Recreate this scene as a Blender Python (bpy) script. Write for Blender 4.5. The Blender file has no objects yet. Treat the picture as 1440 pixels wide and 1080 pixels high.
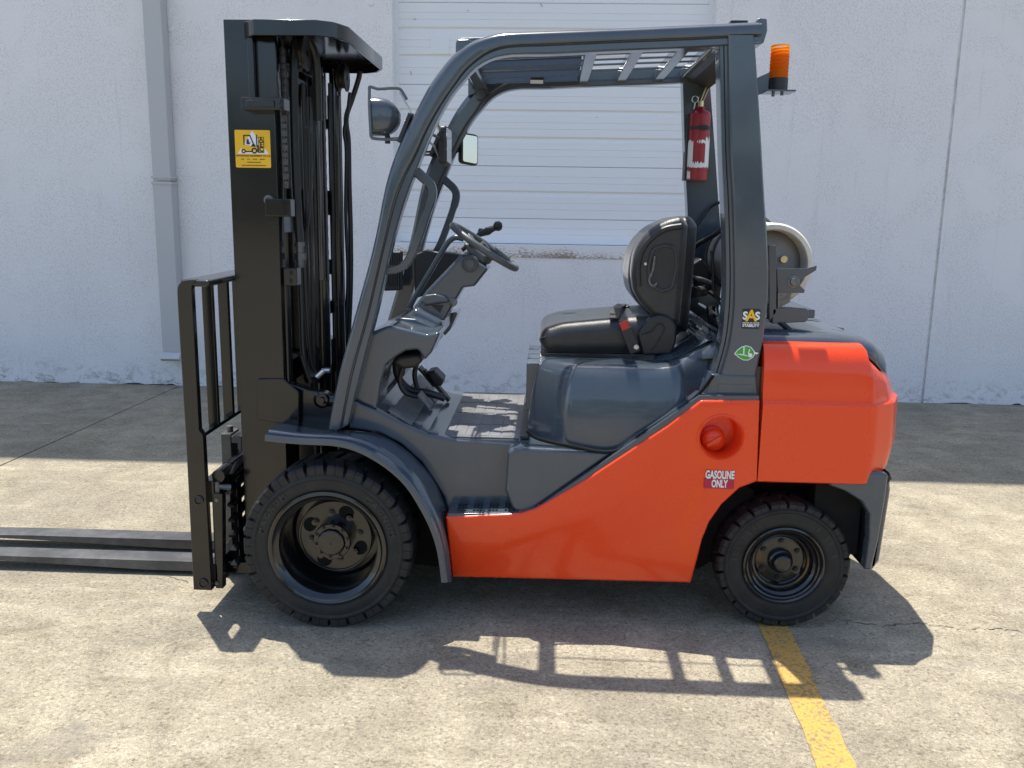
import bpy, bmesh, math, random
from math import radians, sin, cos, pi, tan, atan2, hypot, sqrt
from mathutils import Vector, Matrix

# ------------------------------------------------------------------ camera, sky, sun, exposure
scene = bpy.context.scene
COL = scene.collection
FPX, PITCH, ROLL, YAW = 1253.0, radians(11.17), radians(0.895), radians(2.205)
CAM = Vector((0.0, -3.192, 1.62))
fw = Vector((-sin(YAW) * cos(PITCH), cos(YAW) * cos(PITCH), -sin(PITCH)))
r0 = fw.cross(Vector((0, 0, 1))).normalized()
u0 = r0.cross(fw)
RGT = r0 * cos(ROLL) + u0 * sin(ROLL)
UPV = -r0 * sin(ROLL) + u0 * cos(ROLL)
cam = bpy.data.cameras.new('camera')
cam_ob = bpy.data.objects.new('camera', cam)
COL.objects.link(cam_ob)
m = Matrix((RGT, UPV, -fw)).transposed().to_4x4()
m.translation = CAM
cam_ob.matrix_world = m
cam.sensor_width = 36.0
cam.lens = 36.0 * FPX / 1440.0
cam.clip_end = 2000.0
scene.camera = cam_ob

SUN = Vector((-0.161, 0.233, 1.0)).normalized()
world = bpy.data.worlds.new('World')
scene.world = world
world.use_nodes = True
wn = world.node_tree.nodes
bg = wn['Background']
sky = wn.new('ShaderNodeTexSky')
sky.sky_type = 'NISHITA'
sky.sun_disc = False
sky.sun_elevation = math.asin(SUN.z)
sky.sun_rotation = atan2(SUN.x, SUN.y)
sky.air_density = 1.0
sky.dust_density = 1.2
world.node_tree.links.new(sky.outputs[0], bg.inputs[0])
bg.inputs[1].default_value = 0.15
sl = bpy.data.lights.new('sun', 'SUN')
sl.energy = 4.2
sl.angle = radians(0.5)
sl.color = (1.0, 0.955, 0.88)
sun_ob = bpy.data.objects.new('sun', sl)
COL.objects.link(sun_ob)
sun_ob.rotation_euler = (-SUN).to_track_quat('-Z', 'Y').to_euler()
sun_ob.location = (-6, 9, 40)
vs = scene.view_settings
vs.view_transform = 'Standard'
vs.look = 'None'
vs.exposure = 0.76
vs.gamma = 1.0
vs.use_curve_mapping = False
scene.cycles.max_bounces = 10
scene.cycles.diffuse_bounces = 5
scene.cycles.caustics_reflective = False
scene.cycles.caustics_refractive = False
scene.cycles.sample_clamp_indirect = 6.0
random.seed(7)

YC = 0.64          # the truck's centre plane
WALL = 4.585       # the wall's face

# ------------------------------------------------------------------ helpers
def ray(px, py):
    return RGT * ((px - 720) / FPX) - UPV * ((py - 540) / FPX) + fw
def at(px, py, Y):
    d = ray(px, py)
    return CAM + d * ((Y - CAM.y) / d.y)
def gz(px, py, Z=0.0):
    d = ray(px, py)
    return CAM + d * ((Z - CAM.z) / d.z)
def xz(pts, Y):
    out = []
    for p in pts:
        v = at(p[0], p[1], Y)
        out.append((v.x, v.z) + tuple(p[2:]))
    return out

def obj(name, me, mat=None, parent=None):
    o = bpy.data.objects.new(name, me)
    COL.objects.link(o)
    if mat is not None and not me.materials:
        me.materials.append(mat)
    if parent is not None:
        o.parent = parent
        o.matrix_parent_inverse = PINV[parent.name]
    PINV[o.name] = o.matrix_basis.inverted() if parent is None else Matrix.Identity(4)
    return o
PINV = {}

def empty(name, loc):
    o = bpy.data.objects.new(name, None)
    COL.objects.link(o)
    o.location = loc
    o.empty_display_size = 0.2
    PINV[o.name] = Matrix.Translation(-Vector(loc))
    return o

def tag(o, label, cat=None, group=None, kind=None):
    o['label'] = label
    if cat: o['category'] = cat
    if group: o['group'] = group
    if kind: o['kind'] = kind
    return o

def finish(me, angle=35, smooth=True):
    bm = bmesh.new(); bm.from_mesh(me)
    bmesh.ops.recalc_face_normals(bm, faces=bm.faces)
    bm.to_mesh(me); bm.free()
    if smooth:
        for p in me.polygons: p.use_smooth = True
        me.set_sharp_from_angle(angle=radians(angle))
    me.update()
    return me

class MB:
    """collects vertices and faces of one mesh"""
    def __init__(s): s.v = []; s.f = []
    def add(s, vs, fs):
        b = len(s.v); s.v += [tuple(v) for v in vs]; s.f += [tuple(i + b for i in f) for f in fs]
        return s
    def box(s, x0, x1, y0, y1, z0, z1):
        vs = [(x, y, z) for x in (x0, x1) for y in (y0, y1) for z in (z0, z1)]
        return s.add(vs, [(0, 1, 3, 2), (4, 6, 7, 5), (0, 4, 5, 1), (2, 3, 7, 6), (0, 2, 6, 4), (1, 5, 7, 3)])
    def loft(s, rings, closed_u=True, caps=True, closed_v=False):
        n = len(rings[0]); m = len(rings)
        vs = [p for r in rings for p in r]
        fs = []
        for i in range(m if closed_v else m - 1):
            for j in range(n if closed_u else n - 1):
                a, b = i * n + j, i * n + (j + 1) % n
                c, d = ((i + 1) % m) * n + (j + 1) % n, ((i + 1) % m) * n + j
                fs.append((a, b, c, d))
        if caps and closed_u and not closed_v:
            fs.append(tuple(range(n - 1, -1, -1))); fs.append(tuple((m - 1) * n + j for j in range(n)))
        return s.add(vs, fs)
    def rim(s, pts, z0, z1, t):
        """an open-bottomed tray: walls of thickness t round a plan outline, closed on top"""
        if area(pts) < 0: pts = pts[::-1]
        i_ = _miter(pts, t)
        s.loft([[(x, y, z) for x, y in p] for p, z in ((i_, z1 - t), (i_, z0), (pts, z0), (pts, z1))], caps=True)
        return s
    def rprism(s, pts, y0, y1, r=0.0, seg=3, r2=None, dome=()):
        """outline in x,z pulled from y0 (near) to y1 (far), rims rounded by r"""
        if not isinstance(pts, Outline):
            pts = dedup(pts)
            if area(pts) < 0: pts = pts[::-1]
        r2 = r if r2 is None else r2
        rings = []
        if r > 0:
            for k in range(seg + 1):
                t = pi / 2 * k / seg
                rings.append([(x, y0 + r * (1 - sin(t)), z) for x, z in inset(pts, r * (1 - cos(t)))])
            for extra, dy in dome: rings.append([(x, y0 - dy, z) for x, z in inset(pts, r + extra)])
            rings = rings[::-1]
        else: rings.append([(x, y0, z) for x, z in pts])
        if r2 > 0:
            for k in range(seg + 1):
                t = pi / 2 * k / seg
                rings.append([(x, y1 - r2 * (1 - sin(t)), z) for x, z in inset(pts, r2 * (1 - cos(t)))])
        else: rings.append([(x, y1, z) for x, z in pts])
        return s.loft(rings)
    def tube(s, pts, r, seg=10, closed=False):
        pts = [Vector(p) for p in pts]; n = len(pts)
        rad = r if isinstance(r, (list, tuple)) else [r] * n
        rings = []; up = None
        for i, p in enumerate(pts):
            if closed: t = pts[(i + 1) % n] - pts[i - 1]
            else: t = pts[min(i + 1, n - 1)] - pts[max(i - 1, 0)]
            t.normalize()
            if up is None:
                up = Vector((0, 0, 1)) if abs(t.z) < 0.9 else Vector((1, 0, 0))
            a = t.cross(up).normalized(); b = a.cross(t).normalized(); up = b
            rings.append([p + (a * cos(2 * pi * k / seg) + b * sin(2 * pi * k / seg)) * rad[i] for k in range(seg)])
        return s.loft(rings, closed_v=closed)
    def bar(s, p, q, w, h, up=(0, 0, 1)):
        p, q = Vector(p), Vector(q); t = (q - p).normalized(); up = Vector(up)
        a = t.cross(up).normalized() * (w / 2); b = a.cross(t).normalized() * (h / 2)
        return s.loft([[c - a - b, c + a - b, c + a + b, c - a + b] for c in (p, q)])
    def lathe(s, prof, c, axis='y', seg=48, closed=False):
        """prof: (radius, along-axis offset)"""
        rings = []
        for k in range(seg):
            t = 2 * pi * k / seg; ca, sa = cos(t), sin(t)
            if axis == 'y': rings.append([(c[0] + r * ca, c[1] + h, c[2] + r * sa) for r, h in prof])
            elif axis == 'z': rings.append([(c[0] + r * ca, c[1] + r * sa, c[2] + h) for r, h in prof])
            else: rings.append([(c[0] + h, c[1] + r * ca, c[2] + r * sa) for r, h in prof])
        return s.loft(rings, closed_u=closed, caps=False, closed_v=True)
    def mesh(s, name='m', angle=35, smooth=True):
        me = bpy.data.meshes.new(name)
        me.from_pydata(s.v, [], s.f)
        bm = bmesh.new(); bm.from_mesh(me)
        bmesh.ops.remove_doubles(bm, verts=bm.verts, dist=1e-5)
        bm.to_mesh(me); bm.free()
        return finish(me, angle, smooth)
    def build(s, name, mat, parent=None, angle=35, smooth=True, bevel=0.0, seg=2, wn_=True):
        o = obj(name, s.mesh(name, angle, smooth), mat, parent)
        if smooth and not bevel and wn_:
            wm = o.modifiers.new('normals', 'WEIGHTED_NORMAL'); wm.keep_sharp = True; wm.weight = 80
        if bevel:
            b = o.modifiers.new('bevel', 'BEVEL'); b.width = bevel; b.segments = seg
            b.limit_method = 'ANGLE'; b.angle_limit = radians(40); b.harden_normals = True
        return o
    def mirrored(s):
        q = MB(); q.v = [(x, 2 * YC - y, z) for x, y, z in s.v]; q.f = [f[::-1] for f in s.f]
        return q

def area(p):
    return 0.5 * sum(p[i - 1][0] * p[i][1] - p[i][0] * p[i - 1][1] for i in range(len(p)))
def dedup(p):
    out = []
    for q in p:
        if not out or hypot(q[0] - out[-1][0], q[1] - out[-1][1]) > 1e-4: out.append((q[0], q[1]))
    if hypot(out[0][0] - out[-1][0], out[0][1] - out[-1][1]) < 1e-4: out.pop()
    return out
def inset(p, d):
    if d <= 1e-7: return list(p)
    if isinstance(p, Outline): return list(fillet(p.src[0], 0, p.src[1], d))
    n = len(p); out = []
    for i in range(n):
        a, b, c = Vector(p[i - 1]), Vector(p[i]), Vector(p[(i + 1) % n])
        e1 = (b - a).normalized(); e2 = (c - b).normalized()
        n1 = Vector((-e1.y, e1.x)); n2 = Vector((-e2.y, e2.x))
        mm = n1 + n2
        if mm.length < 1e-5: mm = n1
        mm.normalize()
        k = max(0.45, mm.dot(n1))
        q = b + mm * (d / k)
        out.append((q.x, q.y))
    return out
class Outline(list):
    """a rounded outline that remembers its corners, so that it can be inset cleanly"""
def _miter(p, d):
    n = len(p); out = []
    for i in range(n):
        a, b, c = Vector(p[i - 1][:2]), Vector(p[i][:2]), Vector(p[(i + 1) % n][:2])
        e1 = (b - a).normalized(); e2 = (c - b).normalized()
        n1 = Vector((-e1.y, e1.x)); n2 = Vector((-e2.y, e2.x)); mm = n1 + n2
        mm = n1 if mm.length < 1e-5 else mm.normalized()
        q = b + mm * (d / max(0.42, mm.dot(n1)))
        out.append((q.x, q.y) + tuple(p[i][2:]))
    return out
def fillet(pts, r=0.0, seg=5, d=0.0):
    """round the corners of an outline; a third value on a point overrides r; d insets it first"""
    pts = [(p[0], p[1], p[2] if len(p) > 2 else r) for p in pts]
    if area(pts) < 0: pts = pts[::-1]
    base = pts
    if d > 0: pts = _miter(pts, d)
    n = len(pts); out = Outline()
    for i in range(n):
        A, B, C_ = Vector(base[i - 1][:2]), Vector(base[i][:2]), Vector(base[(i + 1) % n][:2])
        cr = (B - A).cross(C_ - B)
        a, b, c = Vector(pts[i - 1][:2]), Vector(pts[i][:2]), Vector(pts[(i + 1) % n][:2])
        rr0 = pts[i][2]
        e1 = (A - B).normalized(); e2 = (C_ - B).normalized()
        ang = math.acos(max(-1, min(1, e1.dot(e2))))
        if rr0 <= 0 or ang > radians(176): out.append((b.x, b.y)); continue
        rr = max(rr0 - d, .0004) if cr > 0 else rr0 + d
        e1 = a - b; e2 = c - b; l1, l2 = e1.length, e2.length
        e1.normalize(); e2.normalize()
        t = min(rr / tan(ang / 2), 0.48 * l1, 0.48 * l2)
        p0, p1 = b + e1 * t, b + e2 * t
        for k in range(seg + 1):
            u = k / seg
            q = p0 * (1 - u) ** 2 + b * 2 * u * (1 - u) + p1 * u * u
            out.append((q.x, q.y))
    out.src = (base, seg)
    return out
def spline(pts, n=8, closed=False):
    P = [Vector(p) for p in pts]; m_ = len(P); out = []
    rng = range(m_ if closed else m_ - 1)
    for i in rng:
        if closed: a, b, c, d = P[i - 1], P[i], P[(i + 1) % m_], P[(i + 2) % m_]
        else: a, b, c, d = P[max(i - 1, 0)], P[i], P[i + 1], P[min(i + 2, m_ - 1)]
        for k in range(n):
            t = k / n
            out.append(0.5 * ((2 * b) + (c - a) * t + (2 * a - 5 * b + 4 * c - d) * t * t + (3 * b - a - 3 * c + d) * t ** 3))
    if not closed: out.append(P[-1])
    return out
def resample(pts, n):
    P = [Vector(p) for p in pts]; L = [0]
    for i in range(1, len(P)): L.append(L[-1] + (P[i] - P[i - 1]).length)
    out = []; j = 0
    for k in range(n):
        s_ = L[-1] * k / (n - 1)
        while j < len(P) - 2 and L[j + 1] < s_: j += 1
        t = (s_ - L[j]) / max(1e-9, L[j + 1] - L[j])
        out.append(P[j].lerp(P[j + 1], min(1, max(0, t))))
    return out
def circle(cx, cz, r, n=24, sx=1.0):
    return [(cx + r * sx * cos(2 * pi * k / n), cz + r * sin(2 * pi * k / n)) for k in range(n)]
def cyl(mb, p, q, r, seg=16):
    return mb.tube([p, q], r, seg)

def boolean_cut(o, cutter_mb):
    c = bpy.data.objects.new('cutter', cutter_mb.mesh('cutter')); COL.objects.link(c)
    md = o.modifiers.new('cut', 'BOOLEAN'); md.operation = 'DIFFERENCE'; md.object = c; md.solver = 'EXACT'
    bpy.context.view_layer.update()
    dg = bpy.context.evaluated_depsgraph_get()
    me = bpy.data.meshes.new_from_object(o.evaluated_get(dg))
    o.modifiers.clear(); old = o.data; o.data = me
    bpy.data.objects.remove(c); bpy.data.meshes.remove(old)
    for p in me.polygons: p.use_smooth = True
    me.set_sharp_from_angle(angle=radians(30))

def text_mesh(s, size=1.0, extrude=0.0, bold=0.0, align='CENTER', squeeze=1.0):
    cu = bpy.data.curves.new('t', 'FONT'); cu.body = s; cu.size = size; cu.extrude = extrude
    cu.offset = bold; cu.align_x = align; cu.align_y = 'CENTER'; cu.resolution_u = 3
    o = bpy.data.objects.new('t', cu); COL.objects.link(o)
    bpy.context.view_layer.update()
    me = bpy.data.meshes.new_from_object(o)
    vs = [(v.co.x * squeeze, v.co.y, v.co.z) for v in me.vertices]; fs = [tuple(p.vertices) for p in me.polygons]
    bpy.data.objects.remove(o); bpy.data.curves.remove(cu); bpy.data.meshes.remove(me)
    return vs, fs
def flat_text(mb, s, x, y, z, size, bold=0.0, squeeze=1.0, tilt=0.0):
    """lettering on a face that looks towards -y"""
    vs, fs = text_mesh(s, size, 0.0, bold, squeeze=squeeze)
    c, sn = cos(tilt), sin(tilt)
    mb.add([(x + a * c - b * sn, y - w, z + a * sn + b * c) for a, b, w in vs], fs)
def arc_text(mb, s, cx, y, cz, rad, a_mid, size, step, inward=False):
    """raised lettering round a wheel centre; angle measured from +x towards +z"""
    n = len(s)
    for i, ch in enumerate(s):
        if ch == ' ': continue
        a = a_mid - (i - (n - 1) / 2) * step
        vs, fs = text_mesh(ch, size, 0.0016, 0.0008)
        t = (sin(a), -cos(a)); nn = (cos(a), sin(a))
        px, pz = cx + rad * cos(a), cz + rad * sin(a)
        mb.add([(px + v[0] * t[0] + v[1] * nn[0], y - v[2], pz + v[0] * t[1] + v[1] * nn[1]) for v in vs], fs)

# ------------------------------------------------------------------ materials
def new_mat(name):
    mt = bpy.data.materials.new(name); mt.use_nodes = True
    nt = mt.node_tree; b = nt.nodes['Principled BSDF']
    return mt, nt, b
def node(nt, kind, **kw):
    n = nt.nodes.new(kind)
    for k, v in kw.items(): setattr(n, k, v)
    return n
def noise(nt, scale, detail=4, rough=0.6, coord=None, dist=0.0):
    n = node(nt, 'ShaderNodeTexNoise')
    n.inputs['Scale'].default_value = scale; n.inputs['Detail'].default_value = detail
    n.inputs['Roughness'].default_value = rough; n.inputs['Distortion'].default_value = dist
    if coord is not None: nt.links.new(coord, n.inputs['Vector'])
    return n
def ramp(nt, src, stops):
    r = node(nt, 'ShaderNodeValToRGB')
    el = r.color_ramp.elements
    el[0].position, el[0].color = stops[0][0], (*stops[0][1], 1)
    el[1].position, el[1].color = stops[-1][0], (*stops[-1][1], 1)
    for p, c in stops[1:-1]:
        e = el.new(p); e.color = (*c, 1)
    nt.links.new(src, r.inputs[0]); return r
def mixc(nt, fac, a, b, mode='MIX'):
    n = node(nt, 'ShaderNodeMix', data_type='RGBA', blend_type=mode)
    for sock, val in ((n.inputs[0], fac), (n.inputs[6], a), (n.inputs[7], b)):
        if hasattr(val, 'links'): nt.links.new(val, sock)
        elif isinstance(val, (int, float)): sock.default_value = val
        else: sock.default_value = (*val, 1)
    return n.outputs[2]
def mathn(nt, op, a, b=None, clamp=False):
    n = node(nt, 'ShaderNodeMath', operation=op, use_clamp=clamp)
    for i, v in enumerate((a, b)):
        if v is None: continue
        if hasattr(v, 'links'): nt.links.new(v, n.inputs[i])
        else: n.inputs[i].default_value = v
    return n.outputs[0]
def coords(nt):
    return node(nt, 'ShaderNodeTexCoord').outputs['Object']
def mapped(nt, co, sc=(1, 1, 1), rot=(0, 0, 0)):
    mp = node(nt, 'ShaderNodeMapping')
    mp.inputs['Scale'].default_value = sc; mp.inputs['Rotation'].default_value = rot
    nt.links.new(co, mp.inputs['Vector']); return mp.outputs[0]
def bump(nt, b, h, strength, dist=0.01):
    n = node(nt, 'ShaderNodeBump'); n.inputs['Strength'].default_value = strength; n.inputs['Distance'].default_value = dist
    nt.links.new(h, n.inputs['Height']); nt.links.new(n.outputs[0], b.inputs['Normal'])

def paint(name, col, rough=0.3, coat=0.0, metal=0.0, dust=0.12, dustcol=(0.22, 0.2, 0.17), peel=0.02, spec=0.5):
    mt, nt, b = new_mat(name)
    co = coords(nt)
    n1 = noise(nt, 3.5, 5, 0.65, co); n2 = noise(nt, 45, 3, 0.6, co)
    f = mathn(nt, 'MULTIPLY', ramp(nt, n1.outputs[0], [(0.42, (0, 0, 0)), (0.75, (1, 1, 1))]).outputs[0], n2.outputs[0])
    f = mathn(nt, 'MULTIPLY', f, dust * 2)
    nt.links.new(mixc(nt, f, col, dustcol), b.inputs['Base Color'])
    rr = mathn(nt, 'ADD', mathn(nt, 'MULTIPLY', n1.outputs[0], 0.16), rough - 0.08)
    nt.links.new(rr, b.inputs['Roughness'])
    b.inputs['Metallic'].default_value = metal
    b.inputs['Coat Weight'].default_value = coat; b.inputs['Coat Roughness'].default_value = 0.07
    b.inputs['Specular IOR Level'].default_value = spec
    if peel:
        n3 = noise(nt, 120, 2, 0.5, co); bump(nt, b, n3.outputs[0], peel, 0.004)
    return mt
def plain(name, col, rough=0.5, metal=0.0, var=0.15, scale=30, bmp=0.0, bscale=80, spec=0.5, sheen=0.0):
    mt, nt, b = new_mat(name)
    co = coords(nt); n = noise(nt, scale, 4, 0.6, co)
    d = tuple(c * (1 - var) for c in col); e = tuple(min(1, c * (1 + var)) for c in col)
    nt.links.new(ramp(nt, n.outputs[0], [(0.3, d), (0.7, e)]).outputs[0], b.inputs['Base Color'])
    b.inputs['Roughness'].default_value = rough; b.inputs['Metallic'].default_value = metal
    b.inputs['Specular IOR Level'].default_value = spec
    b.inputs['Sheen Weight'].default_value = sheen; b.inputs['Sheen Roughness'].default_value = 0.45
    if bmp:
        bump(nt, b, noise(nt, bscale, 3, 0.6, co).outputs[0], bmp, 0.004)
    return mt

GREY = paint('grey_paint', (0.054, 0.070, 0.089), 0.20, 0.55, 0.0, 0.14, (0.17, 0.17, 0.165))
GREYTOP = GREY
ORANGE = paint('orange_paint', (0.86, 0.062, 0.008), 0.28, 0.4, 0.0, 0.03, (0.6, 0.12, 0.04), 0.02, 0.35)
BLACK = paint('mast_black_paint', (0.008, 0.008, 0.008), 0.18, 0.25, 0.0, 0.05, (0.05, 0.045, 0.04))
BLACKW = paint('wheel_black_paint', (0.008, 0.008, 0.009), 0.18, 0.5, 0.0, 0.06, (0.05, 0.045, 0.04))
FORK = paint('fork_black_paint', (0.05, 0.05, 0.052), 0.42, 0.15, 0.0, 0.6, (0.22, 0.215, 0.21))
RUBBER = plain('tyre_rubber', (0.021, 0.0205, 0.020), 0.58, 0, 0.3, 14, 0.12, 140, 0.35)
RUBBERL = plain('tyre_lettering', (0.034, 0.033, 0.032), 0.6, 0, 0.2, 14)
VINYL = plain('seat_vinyl', (0.026, 0.026, 0.026), 0.34, 0, 0.2, 20, 0.25, 420, 0.5, 0.25)
PLASTIC = plain('black_plastic', (0.020, 0.020, 0.022), 0.45, 0, 0.2, 25, 0.1, 300)
MAT_F = plain('floor_mat_rubber', (0.16, 0.16, 0.165), 0.5, 0, 0.25, 10, 0.1, 200)
GPLASTIC = plain('grey_plastic', (0.085, 0.095, 0.10), 0.42, 0, 0.15, 25, 0.1, 300)
HOSE = plain('hose_rubber', (0.014, 0.014, 0.014), 0.42, 0, 0.2, 40)
STEEL = plain('bare_steel', (0.55, 0.54, 0.52), 0.28, 1.0, 0.15, 60)
DSTEEL = plain('dull_steel', (0.16, 0.16, 0.16), 0.45, 0.8, 0.3, 60)
CHAIN = plain('chain_steel', (0.11, 0.105, 0.10), 0.36, 0.9, 0.3, 80)
ROD = plain('cylinder_rod', (0.09, 0.09, 0.095), 0.18, 1.0, 0.1, 30)
REDP = plain('red_paint', (0.30, 0.014, 0.020), 0.3, 0, 0.2, 12)
BRASS = plain('brass', (0.62, 0.50, 0.30), 0.32, 1.0, 0.2, 40)
TANKW = paint('tank_white_paint', (0.70, 0.67, 0.58), 0.42, 0.0, 0.0, 0.45, (0.32, 0.24, 0.15), 0.05)
TANKG = paint('tank_grey_paint', (0.30, 0.30, 0.29), 0.45, 0.0, 0.0, 0.4, (0.15, 0.12, 0.09), 0.05)
YELLOW = plain('sticker_yellow', (0.86, 0.50, 0.012), 0.4, 0, 0.03, 8)
WHITE = plain('sticker_white', (0.80, 0.80, 0.79), 0.45, 0, 0.03, 8)
INK = plain('sticker_ink', (0.015, 0.014, 0.014), 0.5, 0, 0.1, 8)
BLUEINK = plain('sticker_blue_ink', (0.02, 0.02, 0.12), 0.5, 0, 0.1, 8)
MAGENTA = plain('sticker_red', (0.46, 0.010, 0.045), 0.4, 0, 0.06, 8)
GREEN = plain('sticker_green', (0.06, 0.33, 0.04), 0.45, 0, 0.15, 20)
REDBTN = plain('buckle_red', (0.50, 0.03, 0.02), 0.4, 0, 0.05, 8)
def amber():
    mt, nt, b = new_mat('amber_lens')
    b.inputs['Base Color'].default_value = (1.0, 0.30, 0.012, 1); b.inputs['Roughness'].default_value = 0.18
    b.inputs['Transmission Weight'].default_value = 0.35; b.inputs['IOR'].default_value = 1.2
    tr = node(nt, 'ShaderNodeBsdfTranslucent'); tr.inputs[0].default_value = (1.0, 0.36, 0.02, 1)
    ms = node(nt, 'ShaderNodeMixShader'); ms.inputs[0].default_value = 0.55
    nt.links.new(b.outputs[0], ms.inputs[1]); nt.links.new(tr.outputs[0], ms.inputs[2])
    nt.links.new(ms.outputs[0], nt.nodes['Material Output'].inputs[0])
    return mt
AMBER = amber()
def mirror():
    mt, nt, b = new_mat('mirror_glass')
    b.inputs['Base Color'].default_value = (0.5, 0.51, 0.53, 1); b.inputs['Metallic'].default_value = 1; b.inputs['Roughness'].default_value = 0.03
    return mt
MIRROR = mirror()

def concrete():
    mt, nt, b = new_mat('concrete')
    co = coords(nt)
    big = noise(nt, 0.7, 6, 0.65, co, 0.6); mid = noise(nt, 4.0, 7, 0.7, co, 0.4)
    strk = noise(nt, 2.2, 6, 0.7, mapped(nt, co, (0.5, 3.2, 1), (0, 0, 0.15)), 0.8)
    fine = noise(nt, 90, 3, 0.75, co); grit = noise(nt, 260, 2, 0.6, co)
    c = ramp(nt, mid.outputs[0], [(0.30, (0.195, 0.168, 0.118)), (0.44, (0.275, 0.242, 0.176)), (0.56, (0.330, 0.293, 0.215)), (0.72, (0.395, 0.355, 0.266))]).outputs[0]
    c = mixc(nt, ramp(nt, big.outputs[0], [(0.42, (0, 0, 0)), (0.66, (0.75, 0.75, 0.75))]).outputs[0], c, (0.200, 0.179, 0.138))
    c = mixc(nt, ramp(nt, strk.outputs[0], [(0.52, (0, 0, 0)), (0.72, (0.55, 0.55, 0.55))]).outputs[0], c, (0.415, 0.376, 0.290))
    c = mixc(nt, 0.9, c, ramp(nt, fine.outputs[0], [(0.30, (0.58, 0.57, 0.56)), (0.48, (1, 1, 1)), (0.70, (1.28, 1.27, 1.24))]).outputs[0], 'MULTIPLY')
    c = mixc(nt, 0.8, c, ramp(nt, grit.outputs[0], [(0.33, (0.50, 0.49, 0.48)), (0.47, (1, 1, 1)), (0.68, (1.30, 1.28, 1.25))]).outputs[0], 'MULTIPLY')
    # pits and old spots
    agg = node(nt, 'ShaderNodeTexVoronoi'); agg.inputs['Scale'].default_value = 95; nt.links.new(co, agg.inputs['Vector'])
    sep = node(nt, 'ShaderNodeSeparateColor'); nt.links.new(agg.outputs['Color'], sep.inputs[0])
    c = mixc(nt, 0.85, c, ramp(nt, sep.outputs[0], [(0.0, (0.62, 0.61, 0.60)), (0.18, (0.92, 0.92, 0.92)), (0.8, (1.04, 1.04, 1.03)), (1.0, (1.28, 1.27, 1.24))]).outputs[0], 'MULTIPLY')
    pit = noise(nt, 48, 3, 0.6, co)
    c = mixc(nt, ramp(nt, pit.outputs[0], [(0.645, (0, 0, 0)), (0.70, (0.8, 0.8, 0.8))]).outputs[0], c, (0.105, 0.092, 0.072))
    scr = noise(nt, 26, 4, 0.7, mapped(nt, co, (0.25, 2.4, 1), (0, 0, -0.45)), 0.3)
    c = mixc(nt, ramp(nt, scr.outputs[0], [(0.60, (0, 0, 0)), (0.74, (0.42, 0.42, 0.42))]).outputs[0], c, (0.16, 0.142, 0.110))
    rub = noise(nt, 1.1, 5, 0.7, mapped(nt, co, (0.35, 2.6, 1), (0, 0, 0.5)), 0.6)
    c = mixc(nt, ramp(nt, rub.outputs[0], [(0.58, (0, 0, 0)), (0.72, (0.45, 0.45, 0.45))]).outputs[0], c, (0.150, 0.138, 0.115))
    sp = noise(nt, 1.6, 4, 0.55, mapped(nt, co, (1, 1.7, 1)), 1.2)
    c = mixc(nt, ramp(nt, sp.outputs[0], [(0.60, (0, 0, 0)), (0.74, (0.55, 0.55, 0.55))]).outputs[0], c, (0.165, 0.15, 0.13))
    nt.links.new(c, b.inputs['Base Color'])
    b.inputs['Roughness'].default_value = 0.88; b.inputs['Specular IOR Level'].default_value = 0.25
    h = mathn(nt, 'ADD', mathn(nt, 'MULTIPLY', fine.outputs[0], 0.6), mathn(nt, 'MULTIPLY', grit.outputs[0], 0.5))
    bump(nt, b, h, 0.4, 0.006)
    return mt
CONCRETE = concrete()
def line_paint():
    mt, nt, b = new_mat('yellow_line_paint')
    co = coords(nt)
    n = noise(nt, 70, 4, 0.7, co); g = noise(nt, 5, 4, 0.6, co); v = noise(nt, 160, 2, 0.6, co)
    wear = mathn(nt, 'ADD', n.outputs[0], mathn(nt, 'MULTIPLY', g.outputs[0], 0.35))
    f = ramp(nt, wear, [(0.69, (0, 0, 0)), (0.73, (0.9, 0.9, 0.9))]).outputs[0]
    y = ramp(nt, v.outputs[0], [(0.3, (0.44, 0.255, 0.050)), (0.7, (0.56, 0.345, 0.085))]).outputs[0]
    nt.links.new(mixc(nt, f, y, (0.22, 0.17, 0.09)), b.inputs['Base Color'])
    b.inputs['Roughness'].default_value = 0.8
    bump(nt, b, n.outputs[0], 0.35, 0.004)
    return mt
LINE = line_paint()
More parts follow.
